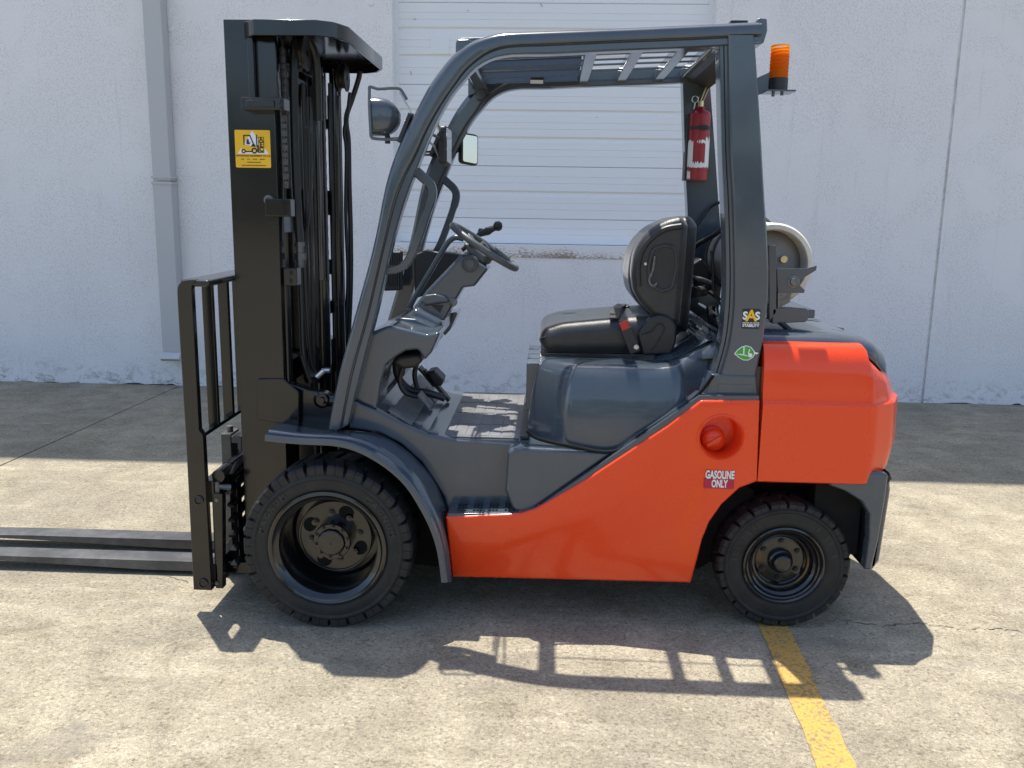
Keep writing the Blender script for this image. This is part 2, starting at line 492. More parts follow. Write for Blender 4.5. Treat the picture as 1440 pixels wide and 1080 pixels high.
def stucco(name, col, amt=1.0, stain=0.5, smooth_=0.35):
    mt, nt, b = new_mat(name)
    co = coords(nt)
    n1 = noise(nt, 75, 4, 0.7, co); n2 = noise(nt, 22, 4, 0.6, co); big = noise(nt, 0.8, 5, 0.6, co, 0.5)
    pat = noise(nt, 1.6, 3, 0.5, co, 1.5)
    c = ramp(nt, big.outputs[0], [(0.3, tuple(x * 0.93 for x in col)), (0.7, col)]).outputs[0]
    # coarse rolled texture with smoother trowelled areas
    area_ = ramp(nt, pat.outputs[0], [(0.40, (smooth_,) * 3), (0.52, (1, 1, 1))]).outputs[0]
    spk = ramp(nt, n1.outputs[0], [(0.36, (0.74, 0.74, 0.75)), (0.5, (1, 1, 1)), (0.7, (1.06, 1.06, 1.06))]).outputs[0]
    c = mixc(nt, mathn(nt, 'MULTIPLY', area_, 0.8 * amt), c, mixc(nt, 1.0, c, spk, 'MULTIPLY'))
    # splash dirt just above the paving
    sep = node(nt, 'ShaderNodeSeparateXYZ'); nt.links.new(co, sep.inputs[0])
    low = ramp(nt, sep.outputs[2], [(0.0, (1, 1, 1)), (0.24, (0, 0, 0))]).outputs[0]
    dn = noise(nt, 9, 6, 0.75, mapped(nt, co, (1, 1, 1.6)), 0.5)
    d = mathn(nt, 'MULTIPLY', low, ramp(nt, dn.outputs[0], [(0.50, (0, 0, 0)), (0.66, (1, 1, 1))]).outputs[0])
    c = mixc(nt, mathn(nt, 'MULTIPLY', d, stain * 2), c, (0.27, 0.25, 0.2))
    run = noise(nt, 6, 5, 0.7, mapped(nt, co, (2.2, 1, 0.12)))
    c = mixc(nt, ramp(nt, run.outputs[0], [(0.60, (0, 0, 0)), (0.8, (0.35, 0.35, 0.35))]).outputs[0], c, (0.5, 0.48, 0.44))
    nt.links.new(c, b.inputs['Base Color']); b.inputs['Roughness'].default_value = 0.85
    h = mathn(nt, 'ADD', mathn(nt, 'MULTIPLY', n1.outputs[0], area_), mathn(nt, 'MULTIPLY', n2.outputs[0], 0.5))
    bump(nt, b, h, 0.5 * amt, 0.006)
    return mt
STUCCO = stucco('rough_white_wall_paint', (0.88, 0.845, 0.815))
STUCCO2 = stucco('patched_white_wall_paint', (0.87, 0.835, 0.805), 0.85, 0.5, 0.0)
def sill():
    mt, nt, b = new_mat('stained_sill')
    co = coords(nt)
    n = noise(nt, 38, 6, 0.75, mapped(nt, co, (1, 1, 2.0))); g = noise(nt, 2.0, 4, 0.6, co)
    sep = node(nt, 'ShaderNodeSeparateXYZ'); nt.links.new(co, sep.inputs[0])
    low = mathn(nt, 'MULTIPLY', mathn(nt, 'SUBTRACT', SILLZ, sep.outputs[2]), 2.2)
    w = mathn(nt, 'ADD', mathn(nt, 'ADD', n.outputs[0], mathn(nt, 'MULTIPLY', g.outputs[0], 0.5)), low)
    c = ramp(nt, w, [(0.84, (0.83, 0.81, 0.78)), (0.93, (0.62, 0.54, 0.47)), (1.04, (0.30, 0.24, 0.20))]).outputs[0]
    nt.links.new(c, b.inputs['Base Color']); b.inputs['Roughness'].default_value = 0.85
    bump(nt, b, n.outputs[0], 0.3, 0.005); return mt
SILLZ = at(640, 342.5, WALL).z
SILL = sill()
DOORW = paint('door_white_paint', (0.84, 0.84, 0.83), 0.42, 0.0, 0.0, 0.05, (0.6, 0.58, 0.52), 0.0)
SPOUT = paint('downpipe_paint', (0.52, 0.51, 0.50), 0.5, 0.0, 0.0, 0.2, (0.5, 0.49, 0.47), 0.03)
SEAL = plain('joint_sealant', (0.66, 0.65, 0.63), 0.8, 0, 0.2, 12, 0.2, 40)
UNDER = plain('underbody', (0.010, 0.010, 0.010), 0.75, 0, 0.3, 12, 0, 80, 0.15)
DARK = plain('dark_gap', (0.05, 0.045, 0.04), 0.9, 0, 0.3, 12)

# ------------------------------------------------------------------ the setting: ground
GX, GY = 60.0, 60.0
g = MB(); g.add([(-GX, -GY, -0.03), (GX, -GY, -0.03), (GX, GY, -0.03), (-GX, GY, -0.03)], [(0, 1, 2, 3)])
ground = tag(g.build('ground', DARK), 'sandy bed under the concrete paving', kind='structure')
j0, j1 = gz(0, 655), gz(252.5, 542.5)               # the sawn joint running to the wall
jd = (j1 - j0).normalized(); jn = Vector((jd.y, -jd.x, 0))
def jx(y, off): return (j0 + jd * ((y - j0.y) / jd.y)).x + off
pave = empty('pavement', (0, 0, 0)); tag(pave, 'sunlit concrete paving with a sawn joint', kind='structure')
for x0, x1 in ((-GX, None), (None, GX)):
    s = MB(); ya, yb = -GY, WALL + 0.02
    if x0 is not None: q = [(x0, ya), (jx(ya, -0.006), ya), (jx(yb, -0.006), yb), (x0, yb)]
    else: q = [(jx(ya, 0.006), ya), (x1, ya), (x1, yb), (jx(yb, 0.006), yb)]
    s.loft([[(x, y, -0.028) for x, y in q], [(x, y, 0.0) for x, y in q]])
    s.build('slab', CONCRETE, pave, smooth=False)
# hairline cracks
def crack(pts, w0, n=40, amp=0.012):
    P = resample([gz(*p) for p in pts], n); a = []; b_ = []
    for i, p in enumerate(P):
        w = w0 * (0.25 + random.random()) * (1 if 0 < i < n - 1 else 0.1)
        d = Vector((random.uniform(-1, 1), random.uniform(-1, 1), 0)) * amp
        a.append((p.x + d.x, p.y + d.y - w, 0.0025)); b_.append((p.x + d.x, p.y + d.y + w, 0.0025))
    q = MB(); q.loft([a, b_], closed_u=False, caps=False)
    return q.build('crack', DARK, pave, smooth=False)
crack([(1150, 872), (1200, 874), (1237, 881), (1290, 877), (1340, 884), (1400, 884), (1440, 890)], 0.0022, 60)
crack([(215, 801), (240, 812), (268, 820)], 0.0014, 16, 0.006)
crack([(70, 752), (150, 748)], 0.001, 14, 0.008)
# parking line
L0, L1, R0, R1 = gz(1068.7, 883), gz(1141.5, 1060), gz(1111, 885), gz(1193.5, 1060)
q = MB(); ya, yb = -14.0, 1.9
def lx(a, b_, y): return a.x + (b_.x - a.x) * (y - a.y) / (b_.y - a.y)
wd = ((R0.x - L0.x) + (R1.x - L1.x)) / 2
Ls, Rs = [], []
for k in range(200):
    y = ya + (yb - ya) * k / 199
    xm = (lx(L0, L1, y) + lx(R0, R1, -0.4) - lx(L0, L1, -0.4) + lx(L0, L1, y)) / 2
    Ls.append((xm - wd / 2 + random.uniform(-.004, .004), y, 0.004)); Rs.append((xm + wd / 2 + random.uniform(-.004, .004), y, 0.004))
q.loft([Ls, Rs], closed_u=False, caps=False)
tag(q.build('parking_line', LINE, smooth=False), 'worn yellow parking line painted on the concrete', kind='structure')

# far-off trees on the open side of the yard (they show in the paint's reflections)
tb_ = MB()
rt_ = random.Random(3)
for k in range(900):
    x = rt_.uniform(-75, 75); y = -46 + rt_.uniform(-4, 4); z = rt_.uniform(0, 1) ** .7 * (6.2 + 1.4 * sin(x * .21) + 1.0 * sin(x * .53 + 1))
    for e in range(7):
        c0 = Vector((x + rt_.gauss(0, .7), y + rt_.gauss(0, .7), max(.1, z + rt_.gauss(0, .5))))
        u_ = Vector((rt_.gauss(0, 1), rt_.gauss(0, 1), rt_.gauss(0, 1))).normalized() * rt_.uniform(.4, .8); w_ = u_.cross(Vector((rt_.gauss(0, 1), rt_.gauss(0, 1), rt_.gauss(0, 1)))).normalized() * rt_.uniform(.3, .6)
        tb_.add([c0 - u_, c0 + w_, c0 + u_, c0 - w_], [(0, 1, 2, 3)])
LEAF = plain('far_foliage', (0.045, 0.070, 0.025), 0.7, 0, 0.4, 2)
tag(tb_.build('tree_belt', LEAF, smooth=False), 'far-off dark belt of trees across the yard', kind='stuff')

# ------------------------------------------------------------------ the warehouse
wh = empty('warehouse', (0, WALL, 0))
tag(wh, 'white warehouse with rough stucco walls and a roll-up dock door', 'building')
WT = 10.15
dl, dr = at(553, 200, WALL).x, at(996, 200, WALL).x
dz = at(640, 342.5, WALL).z; dtop = dz + 3.6
JX = at(1327, 280, WALL).x
w = MB()
def panel(x0, x1, z0, z1): w.box(x0, x1, WALL, WALL + 0.3, z0, z1)
xs = [-26.0, dl, dr, JX - 0.012]
panel(xs[0], xs[1], -0.03, WT); panel(xs[2], xs[3], -0.03, WT); panel(xs[1], xs[2], dtop, WT); panel(xs[1], xs[2], -0.03, dz - 0.11)
w.build('wall_panel', STUCCO, wh, smooth=False)
w = MB(); w.box(JX + 0.012, 26.0, WALL, WALL + 0.3, -0.03, WT)
w.build('wall_panel', STUCCO2, wh, smooth=False)
w = MB(); w.box(JX - 0.012, JX + 0.012, WALL + 0.014, WALL + 0.25, -0.03, WT)
w.build('joint_sealant', SEAL, wh, smooth=False)
w = MB(); w.box(-26.0, 26.0, WALL + 0.3, WALL + 14, -0.03, WT - 0.3); w.build('building_shell', STUCCO, wh, smooth=False)
w = MB(); w.box(-26.1, 26.1, WALL - 0.03, WALL + 0.4, WT, WT + 0.1); w.build('parapet_cap', SPOUT, wh, smooth=False)
w = MB(); w.box(dl, dr, WALL - 0.006, WALL + 0.3, dz - 0.11, dz)
w.build('door_sill', SILL, wh, smooth=False)
# ragged gap where wall and paving meet
for k in range(60):
    if random.random() < .45: continue
    x = -6 + 12 * k / 60 + random.uniform(-.08, .08); l = random.uniform(.05, .28); h = random.uniform(.004, .018)
    w = MB(); w.add([(x, WALL - .004, 0), (x + l, WALL - .004, 0), (x + l * .7, WALL - .004, h), (x + l * .3, WALL - .004, h * .8), (x, WALL + .01, 0), (x + l, WALL + .01, 0), (x + l * .7, WALL + .01, h), (x + l * .3, WALL + .01, h * .8)],
          [(0, 1, 2, 3), (4, 7, 6, 5), (0, 3, 7, 4), (3, 2, 6, 7), (2, 1, 5, 6)])
    w.build('chipped_edge', DARK, wh, smooth=False)
# sectional door
DY = WALL + 0.13
def dzz(py): return at(700, py + 1.2, DY).z
door = MB(); door.box(dl - .02, dr + .02, DY + .05, DY + .07, dz, dtop); door = door.build('dock_door', DOORW, wh, smooth=False)
deep = [45, 83.7, 160, 198, 273.7, 309]
fineL = [17, 26.7, 56, 66, 95.3, 104.5, 134, 142.5, 171, 180, 208.7, 218, 246.7, 256, 283.7, 293, 319, 328]
secs = [(343.5, 303 + 3), (305.5, 232.5), (232.0, 119), (118.5, 3), (2.5, -112), (-112.5, -230)]
deep += [d - 113.7 for d in (45, 83.7)] + [d - 227.4 for d in (160 - 113.7, 83.7)]
for a, b_ in secs:
    z0, z1 = dzz(a) , dzz(b_)
    z0 = max(z0, dz + .004)
    prof = [(DY + .05, z0), (DY + .004, z0), (DY, z0 + .004)]
    ev = []
    for d in deep:
        zz = dzz(d)
        if z0 + .03 < zz < z1 - .06: ev.append((zz, 'd'))
    for d in fineL:
        zz = dzz(d)
        if z0 + .02 < zz < z1 - .02: ev.append((zz, 'f'))
    for zz, k in sorted(ev):
        if k == 'd': prof += [(DY, zz - .003), (DY + .016, zz + .004), (DY + .016, zz + .030), (DY, zz + .046)]
        else: prof += [(DY, zz - .004), (DY + .0045, zz), (DY, zz + .004)]
    prof += [(DY, z1 - .004), (DY + .004, z1), (DY + .05, z1)]
    s = MB(); s.loft([[(x, y, z) for y, z in prof] for x in (dl - .01, dr + .01)])
    s.build('door_section', DOORW, door, smooth=False)
p0, p1 = at(606, 76, DY), at(632, 50, DY)
s = MB(); s.rprism(fillet([(p0.x, p0.z), (p1.x, p0.z), (p1.x, p1.z), (p0.x, p1.z)], .02), DY - .008, DY + .002, .003)
s.build('door_plate', DOORW, door)
for px, py, l, a in ((760, 5, .03, 1.0), (657, 15, .012, 0), (577, 100, .035, 1.2), (838, 165, .012, 0), (582, 26, .02, .5)):
    c = at(px, py, DY); s = MB(); s.bar((c.x, DY - .0015, c.z), (c.x + l * cos(a), DY - .0015, c.z - l * sin(a)), .003, .006, (0, 1, 0))
    s.build('scuff', DSTEEL, door, smooth=False)
for xx, sgn in ((dl, 1), (dr, -1)):
    s = MB(); s.box(min(xx, xx + sgn * .035), max(xx, xx + sgn * .035), DY - .012, DY + .02, dz + .002, dtop); s.build('door_guide', DOORW, wh, smooth=False)
# rainwater pipe
ax = at(216, 255, WALL - .13)
sp = MB(); X0 = at(199.5, 5, WALL - .13).x; X1 = at(225.5, 5, WALL - .13).x
X0b, X1b = at(231.5, 480, WALL - .13).x, at(262, 480, WALL - .13).x
zj = at(216, 254, WALL - .13).z; zb = at(240, 500, WALL - .13).z
sp.box(X0, X1, WALL - .13, WALL - .008, zj, WT - .4)
spout = sp.build('downpipe', SPOUT, wh, bevel=.006)
sp = MB(); sp.box(X0 - .004, X1 + .004, WALL - .134, WALL - .006, zb + .03, zj - .004); sp.build('lower_pipe', SPOUT, spout, bevel=.006)
sp = MB(); sp.loft([[(x, y, z) for y, z in ((WALL - .134, zb + .03), (WALL - .19, zb - .02), (WALL - .16, zb - .045), (WALL - .03, zb - .0), (WALL - .006, zb + .03))] for x in (X0 - .006, X1 + .006)])
sp.build('outlet', SPOUT, spout, smooth=False)
for z in (zj - .03, zj + .02):
    sp = MB(); sp.box(X0 - .012, X1 + .012, WALL - .14, WALL - .001, z, z + .018); sp.build('pipe_band', SPOUT, spout, smooth=False)
for px, py in ((240, 42), (522, 5)):
    c = at(px, py, WALL); s = MB(); s.lathe([(0, -.012), (.018, -.010), (.024, 0), (.024, .004)], (c.x, WALL, c.z), 'y', 14); s.build('wall_anchor', STUCCO2, wh)

# ------------------------------------------------------------------ the forklift truck
FK = empty('forklift', (0.0, YC, 0.0))
tag(FK, 'orange and dark grey counterbalance forklift with black mast on the concrete', 'forklift')
def X_(px, py, Y): return at(px, py, Y).x
def Z_(px, py, Y): return at(px, py, Y).z
def both(mb, name, mat, parent=FK, **kw):
    """a part on the near side and its mirror image on the far side"""
    a = mb.build(name, mat, parent, **kw)
    b_ = mb.mirrored().build(name, mat, parent, **kw)
    return a, b_

# ---- chassis (mostly hidden under the covers)
c = MB(); c.rprism(xz([(425, 690), (520, 640), (640, 640), (980, 640), (1060, 690), (1060, 760), (980, 800), (640, 800), (560, 790), (430, 790)], .26), .26, 2 * YC - .26)
chassis = c.build('chassis', UNDER, FK, smooth=False)
c = MB(); cyl(c, (-.815, .2, .34), (-.815, 2 * YC - .2, .34), .085, 20); c.build('drive_axle', BLACK, FK)
c = MB(); c.bar((.945, .28, .27), (.945, 2 * YC - .28, .27), .12, .12); c.box(.80, 1.20, .36, .92, .30, .66); c.build('steer_axle', UNDER, FK, smooth=False)  # the box is an added block that keeps the rear arch dark

# ---- wheels
def make_wheel(name, cx, cz, y0, R, W, rb, nl, ring, rim_prof, kind):
    """wheel whose outer face looks towards -y; returned as prototype meshes (rim, tyre, details)"""
    t = MB()
    prof = [(rb - .004, .03), (rb, .012), (rb + .010, .006), (rb + .022, .003), (ring - .012, .005), (ring - .006, .001), (ring, .0005), (ring + .005, .004),
            (ring + .010, .012), (R - .026, .020), (R - .023, .035)]
    half = prof + [(R - .022, W / 2)]
    full = half + [(r, W - h) for r, h in prof[::-1]] + [(rb - .02, W - .03), (rb - .02, .03)]
    t.lathe([(r, y0_ + y0) for r, y0_ in full], (cx, 0, cz), 'y', 96, True)
    pitch = 2 * pi / nl
    for side in (0, 1):
        for k in range(nl):
            a0 = pitch * (k + .5 * side)
            for u0_, u1_ in ((-.43, -.012), (.012, .43)):
                def P(u, r, h, sk):
                    a = a0 + pitch * (u + sk); hh = h if side == 0 else W - h
                    return (cx + r * cos(a), y0 + hh, cz + r * sin(a))
                ro, ri = R, ring + .004
                lo = [P(u0_, ri, .0075, 0), P(u1_, ri, .0075, 0), P(u1_ * .95, ri, W * .58, .30), P(u0_ * .95, ri, W * .58, .30)]
                mi = [P(u0_ * .96, ro - .012, .006, 0), P(u1_ * .96, ro - .012, .006, 0), P(u1_ * .88, ro - .006, W * .55, .30), P(u0_ * .88, ro - .006, W * .55, .30)]
                hi = [P(u0_ * .90, ro - .003, .018, .02), P(u1_ * .90, ro - .003, .018, .02), P(u1_ * .82, ro, W * .5, .30), P(u0_ * .82, ro, W * .5, .30)]
                t.loft([lo, mi, hi])
            # the tie between the two halves of a lug
            ro = R - .003
            def Q(u, r, h, sk):
                a = a0 + pitch * (u + sk); hh = h if side == 0 else W - h
                return (cx + r * cos(a), y0 + hh, cz + r * sin(a))
            t.loft([[Q(-.06, ring + .004, .030, .04), Q(.06, ring + .004, .030, .04), Q(.06, ring + .004, W * .5, .3), Q(-.06, ring + .004, W * .5, .3)],
                    [Q(-.06, ro - .001, .034, .04), Q(.06, ro - .001, .034, .04), Q(.06, ro - .001, W * .5, .3), Q(-.06, ro - .001, W * .5, .3)]])
    t.v = [(x, y, max(z, .001 + .0001 * (i % 3))) for i, (x, y, z) in enumerate(t.v)]
    rm = MB(); rm.lathe([(r, y0 + h) for r, h in rim_prof], (cx, 0, cz), 'y', 72)
    return t, rm
FX, FZ, FR, FW = -.823, .327, .331, .235
RX, RZ, RR, RW = .948, .262, .263, .17
RY = .13
frim = [(.222, .05), (.226, .020), (.231, .010), (.229, .003), (.222, .001), (.214, .004), (.209, .012), (.200, .017), (.192, .022), (.188, .034), (.184, .05), (.180, .185), (.172, .192), (.150, .192), (.148, .142), (.145, .138), (.140, .138), (.138, .144), (.118, .144), (.072, .144)]
ft, fr = make_wheel('w', FX, FZ, 0.0, FR, FW, .230, 26, .286, frim, 'f')
rrim = [(.150, .05), (.156, .018), (.160, .008), (.158, .001), (.151, -.001), (.146, .004), (.142, .012), (.136, .015), (.133, .024), (.127, .030), (.122, .034), (.119, .044), (.112, .052), (.104, .054), (.101, .066), (.096, .070), (.088, .066), (.050, .066), (.046, .062)]
rt, rr_ = make_wheel('w', RX, RZ, RY, RR, RW, .158, 22, .226, rrim, 'r')
# lettering in the rubber
fl = MB(); arc_text(fl, 'MAGNUM', FX, .003, FZ, .259, radians(33), .030, radians(7.2)); fl2 = MB(); arc_text(fl2, 'MAGNUM', FX, .003, FZ, .259, radians(180 - 33), .030, radians(7.2))
rl = MB(); arc_text(rl, 'SOLIDEAL', RX, RY + .0035, RZ, .195, radians(148), .026, radians(7.2)); rl2 = MB(); arc_text(rl2, '6.00-9', RX, RY + .0035, RZ, .195, radians(33), .026, radians(7.4))
def nut(r, L):
    n = MB(); n.loft([[(r * cos(pi / 3 * k), h, r * sin(pi / 3 * k)) for k in range(6)] for h in (0, -L)])
    n.lathe([(r * 1.25, 0), (r * 1.25, -.003), (0, -.003)], (0, 0, 0), 'y', 16)
    n.lathe([(r * .55, -L), (r * .55, -L - .006), (0, -L - .006)], (0, 0, 0), 'y', 12)
    return n
def detail(side):
    mir = (lambda q: q) if side == 0 else (lambda q: q.mirrored())
    f = mir(fr).build('front_wheel', BLACKW, FK, angle=30)
    mir(ft).build('tyre', RUBBER, f, angle=28)
    mir(fl).build('sidewall_lettering', RUBBERL, f, smooth=False); mir(fl2).build('sidewall_lettering', RUBBERL, f, smooth=False)
    # dark lobes painted as the shade inside the disc's cut-outs, between the nuts
    for k in range(4):
        d = MB()
        a = pi / 4 + k * pi / 2 + .35
        pts = [(FX + .110 * cos(a) + .026 * cos(t) * cos(a) - .030 * sin(t) * sin(a), FZ + .110 * sin(a) + .026 * cos(t) * sin(a) + .030 * sin(t) * cos(a)) for t in [2 * pi * j / 20 for j in range(20)]]
        d.rprism([(x, z) for x, z in pts if hypot(x - FX, z - FZ) < .2], .1405, .16)
        mir(d).build('opening_shade', UNDER, f)
    h = MB(); h.lathe([(.074, .146), (.074, .085), (.071, .080), (.062, .079), (.055, .079), (.052, .074), (.050, .066), (.044, .063), (.004, .062), (.004, .066), (0, .066)], (FX, 0, FZ), 'y', 40)
    mir(h).build('hub', BLACKW, f, angle=30)
    for k in range(10):
        a = 2 * pi * k / 10 + .2; n = nut(.0075, .006); n.v = [(x + FX + .0635 * cos(a), y + .0785, z + FZ + .0635 * sin(a)) for x, y, z in n.v]
        mir(n).build('hub_bolt', BLACKW, f)
    for k in range(8):
        a = 2 * pi * k / 8 + .15; n = nut(.0135, .013); n.v = [(x + FX + .098 * cos(a), y + .1435, z + FZ + .098 * sin(a)) for x, y, z in n.v]
        mir(n).build('wheel_nut', BLACKW, f)
    r = mir(rr_).build('rear_wheel', BLACKW, FK, angle=30)
    mir(rt).build('tyre', RUBBER, r, angle=28)
    mir(rl).build('sidewall_lettering', RUBBERL, r, smooth=False); mir(rl2).build('sidewall_lettering', RUBBERL, r, smooth=False)
    h = MB(); h.lathe([(.047, RY + .068), (.046, RY + .045), (.040, RY + .040), (.036, RY + .034), (.034, RY + .018), (.028, RY + .013), (0, RY + .012)], (RX, 0, RZ), 'y', 32)
    mir(h).build('hub_cap', BLACKW, r, angle=30)
    for k in range(6):
        a = 2 * pi * k / 6 + .5; n = nut(.0125, .013); n.v = [(x + RX + .077 * cos(a), y + RY + .0655, z + RZ + .077 * sin(a)) for x, y, z in n.v]
        mir(n).build('wheel_nut', BLACKW, r)
    return f, r
detail(0); detail(1)

# ---- front mudguards
lipT = [(372.5, 613), (400, 616), (427, 618), (476, 621), (511.5, 632), (546.7, 653), (575, 679), (596, 711), (612, 743), (622, 776), (628, 819)]
inn = [(395, 595), (430, 601), (455, 604), (492, 605), (532.6, 611), (564, 627), (592, 652), (613.5, 681), (629, 719), (634, 760), (637, 819)]
N = 44
def row(px, Y, dz=0.0, dx=0.0): return [Vector((v.x + dx, Y, v.z + dz)) for v in resample(spline([at(p[0], p[1], Y) for p in px], 6), N)]
outer = row(lipT, .012); inner = row(inn, .20)
def blend(t, lift=0.0):
    out = []
    for i, (a, b_) in enumerate(zip(outer, inner)):
        q = a.lerp(b_, t); q.y = .012 + (.20 - .012) * t
        i0, i1 = max(0, i - 1), min(N - 1, i + 1); tg = (outer[i1] - outer[i0]).normalized()
        nrm = Vector((-tg.z, 0, tg.x)); nrm = nrm if nrm.z > 0 or nrm.x > 0 else -nrm
        out.append(q + nrm * lift)
    return out
f = MB()
rows = [blend(0, -.020), blend(0, -.002), blend(.03, .004), blend(.20, .004), blend(.24, .012), blend(.30, .014), blend(.36, .012), blend(1, .0), blend(1, -.03), blend(.05, -.012), blend(.02, -.020)]
f.loft([[tuple(r[i]) for r in rows] for i in range(N)])
both(f, 'mudguard', GREY, angle=40)
f = MB(); f.rprism(xz([(372, 612), (395, 597), (470, 606), (470, 612)], .2), .2, .30); both(f, 'mudguard_inner', BLACK, smooth=False)

# ---- step well, floor and side of the body
well = [(497, 562), (510, 569), (530, 577), (560, 592), (600, 610), (640, 618), (742, 624), (742, 720), (630, 724), (624, 700), (612, 680), (592, 650), (564, 625), (533, 609), (490, 603)]
bwell = MB(); bwell.rprism(fillet(xz(well, .20), .01, 3), .20, 2 * YC - .20, .012); bwell.build('body_tub', GREY, FK)
tw = [(714, 634, .02), (735, 629), (862, 637), (738, 726), (722, 719, .02), (710, 690)]
tc = MB(); tc.rprism(fillet(xz(tw, .115), .004, 3), .115, .30, .016, 4); both(tc, 'tank_cover', GREY)
trim = MB(); trim.rprism(xz([(733, 720), (757, 712), (984, 556), (1068, 556), (1068, 566), (988, 566), (760, 722), (733, 726)], .098), .096, .2, .006, 2); both(trim, 'trim_strip', GREY)
# step plate with raised grips
stp = MB(); z0 = Z_(680, 724, .09); xa, xb = X_(629, 724, .09), X_(737, 720, .09)
stp.box(xa, xb, .092, .225, z0 - .02, z0)
stp.v = [(x, y, z + (.012 * (x - xa) / (xb - xa))) for x, y, z in stp.v]
sa, sb = both(stp, 'step', GREY, bevel=.004)
for so, mir in ((sa, 0), (sb, 1)):
    for r_ in range(3):
        for k in range(4):
            gx = xa + .035 + k * .062; gy = .118 + r_ * .030
            q = MB()
            for e in range(3): q.box(gx + e * .013, gx + e * .013 + .009, gy, gy + .009, z0 + .0045 * (k + .5) / 2, z0 + .009 + .0024 * k)
            if mir: q = q.mirrored()
            q.build('step_grip', PLASTIC, so, smooth=False)
# floor plate and ribbed mat
FLZ = .722
zt = .845; x0f, x1f, xr = X_(529, 577, .2), X_(746, 620, .2), X_(612, 612, .2)
fl_ = MB(); fl_.rprism([(x0f, zt), (x0f + .05, zt - .03), (xr - .06, FLZ + .02), (xr + .02, FLZ), (x1f, FLZ), (x1f, FLZ - .02), (xr, FLZ - .02), (x0f, zt - .06)], .206, 2 * YC - .206)
floor = fl_.build('floor_plate', GREY, FK, smooth=False)
mat_ = MB(); mat_.rprism([(x0f + .05, zt - .025), (xr - .06, FLZ + .0255), (xr + .02, FLZ + .006), (x1f - .045, FLZ + .006), (x1f - .045, FLZ + .001), (xr + .02, FLZ + .001), (xr - .06, FLZ + .0205), (x0f + .05, zt - .0295)], .225, 2 * YC - .225)
matt = mat_.build('floor_mat', MAT_F, floor, smooth=False)
for k in range(9):
    xx = xr + .025 + k * .047
    if xx + .042 > x1f - .05: break
    for y0, y1 in ((.245, .415), (.43, .63), (.645, .84), (.855, 1.035)):
        q = MB(); q.box(xx, xx + .042, y0, y1, FLZ + .005, FLZ + .0082); q.build('mat_rib', MAT_F, floor, bevel=.0012)
for k in range(5):
    t = (k + .3) / 5.2; xx = x0f + .06 + (xr - x0f - .14) * t; zz = zt - .032 - (zt - .03 - FLZ - .02) * t + .004
    q = MB(); q.bar((xx - .022, .255, zz + .014), (xx + .022, .255, zz - .008), .06, .006); q.build('toe_pad', MAT_F, floor, bevel=.0015)
q = MB(); q.box(x1f - .042, x1f - .008, .215, 2 * YC - .215, FLZ + .001, FLZ + .016); q.build('sill_strip', PLASTIC, floor, bevel=.004)

# ---- orange side skirts
sk = [(626.5, 727), (733, 722), (752.5, 716, .02), (820, 677), (940, 598), (986, 563, .02), (1069, 563), (1065, 677.5), (1040, 687), (1015, 710), (997.5, 735), (987.5, 760), (980, 790), (973.7, 826), (634, 818)]
SKY = .085
so = fillet(xz(sk, SKY), .006, 3)
cut = at(1014.5, 616, SKY)
skm = MB(); skm.rprism(so, SKY, .21, .010, 3)
zlo = Z_(800, 797, SKY)
skm.v = [(x, y + (max(0, zlo - z) * .55 if y < .2 else 0), z) for x, y, z in skm.v]
for far in (0, 1):
    sko = (skm.mirrored() if far else skm).build('side_skirt', ORANGE, FK, angle=40)
    if far: continue
    boolean_cut(sko, MB().rprism(circle(cut.x, cut.z, .080, 48), SKY - .05, .30))
    cup = MB(); cup.lathe([(.0895, SKY + .004), (.091, SKY - .0035), (.086, SKY - .005), (.080, SKY + .001), (.0755, SKY + .03), (.073, SKY + .105), (.066, SKY + .112), (0, SKY + .112)], (cut.x, 0, cut.z), 'y', 48)
    cup.build('filler_recess', ORANGE, sko, angle=40)
    fc = at(1006, 618, SKY + .07)
    cap = MB(); cap.lathe([(.048, SKY + .112), (.048, SKY + .096), (.038, SKY + .092), (.038, SKY + .086), (.044, SKY + .082), (.044, SKY + .074), (.036, SKY + .066), (.020, SKY + .062), (0, SKY + .061)], (fc.x - .006, 0, fc.z - .004), 'y', 28)
    cap.bar((fc.x - .032, SKY + .060, fc.z - .022), (fc.x + .018, SKY + .060, fc.z + .012), .012, .012, (0, 1, 0))
    cap.build('filler_cap', ORANGE, sko, angle=40)
    lab = MB(); a0, a1 = at(989.5, 686.5, SKY), at(1032.5, 674, SKY)
    lab.box(a0.x, a1.x, SKY - .0012, SKY + .001, a0.z, a1.z); lb = lab.build('fuel_label', MAGENTA, sko, smooth=False)
    c1 = at(1012.3, 668, SKY); c2 = at(1011.5, 680.5, SKY)
    tx = MB(); flat_text(tx, 'GASOLINE', c1.x, SKY - .0021, c1.z, .043, .0016, .54); flat_text(tx, 'ONLY', c2.x, SKY - .0021, c2.z, .041, .0016, .54); tx.build('lettering', WHITE, lb, smooth=False)
    sh = MB(); flat_text(sh, 'GASOLINE', c1.x + .0012, SKY - .0008, c1.z - .0010, .043, .0036, .54); sh.build('lettering_edge', MAGENTA, lb, smooth=False)

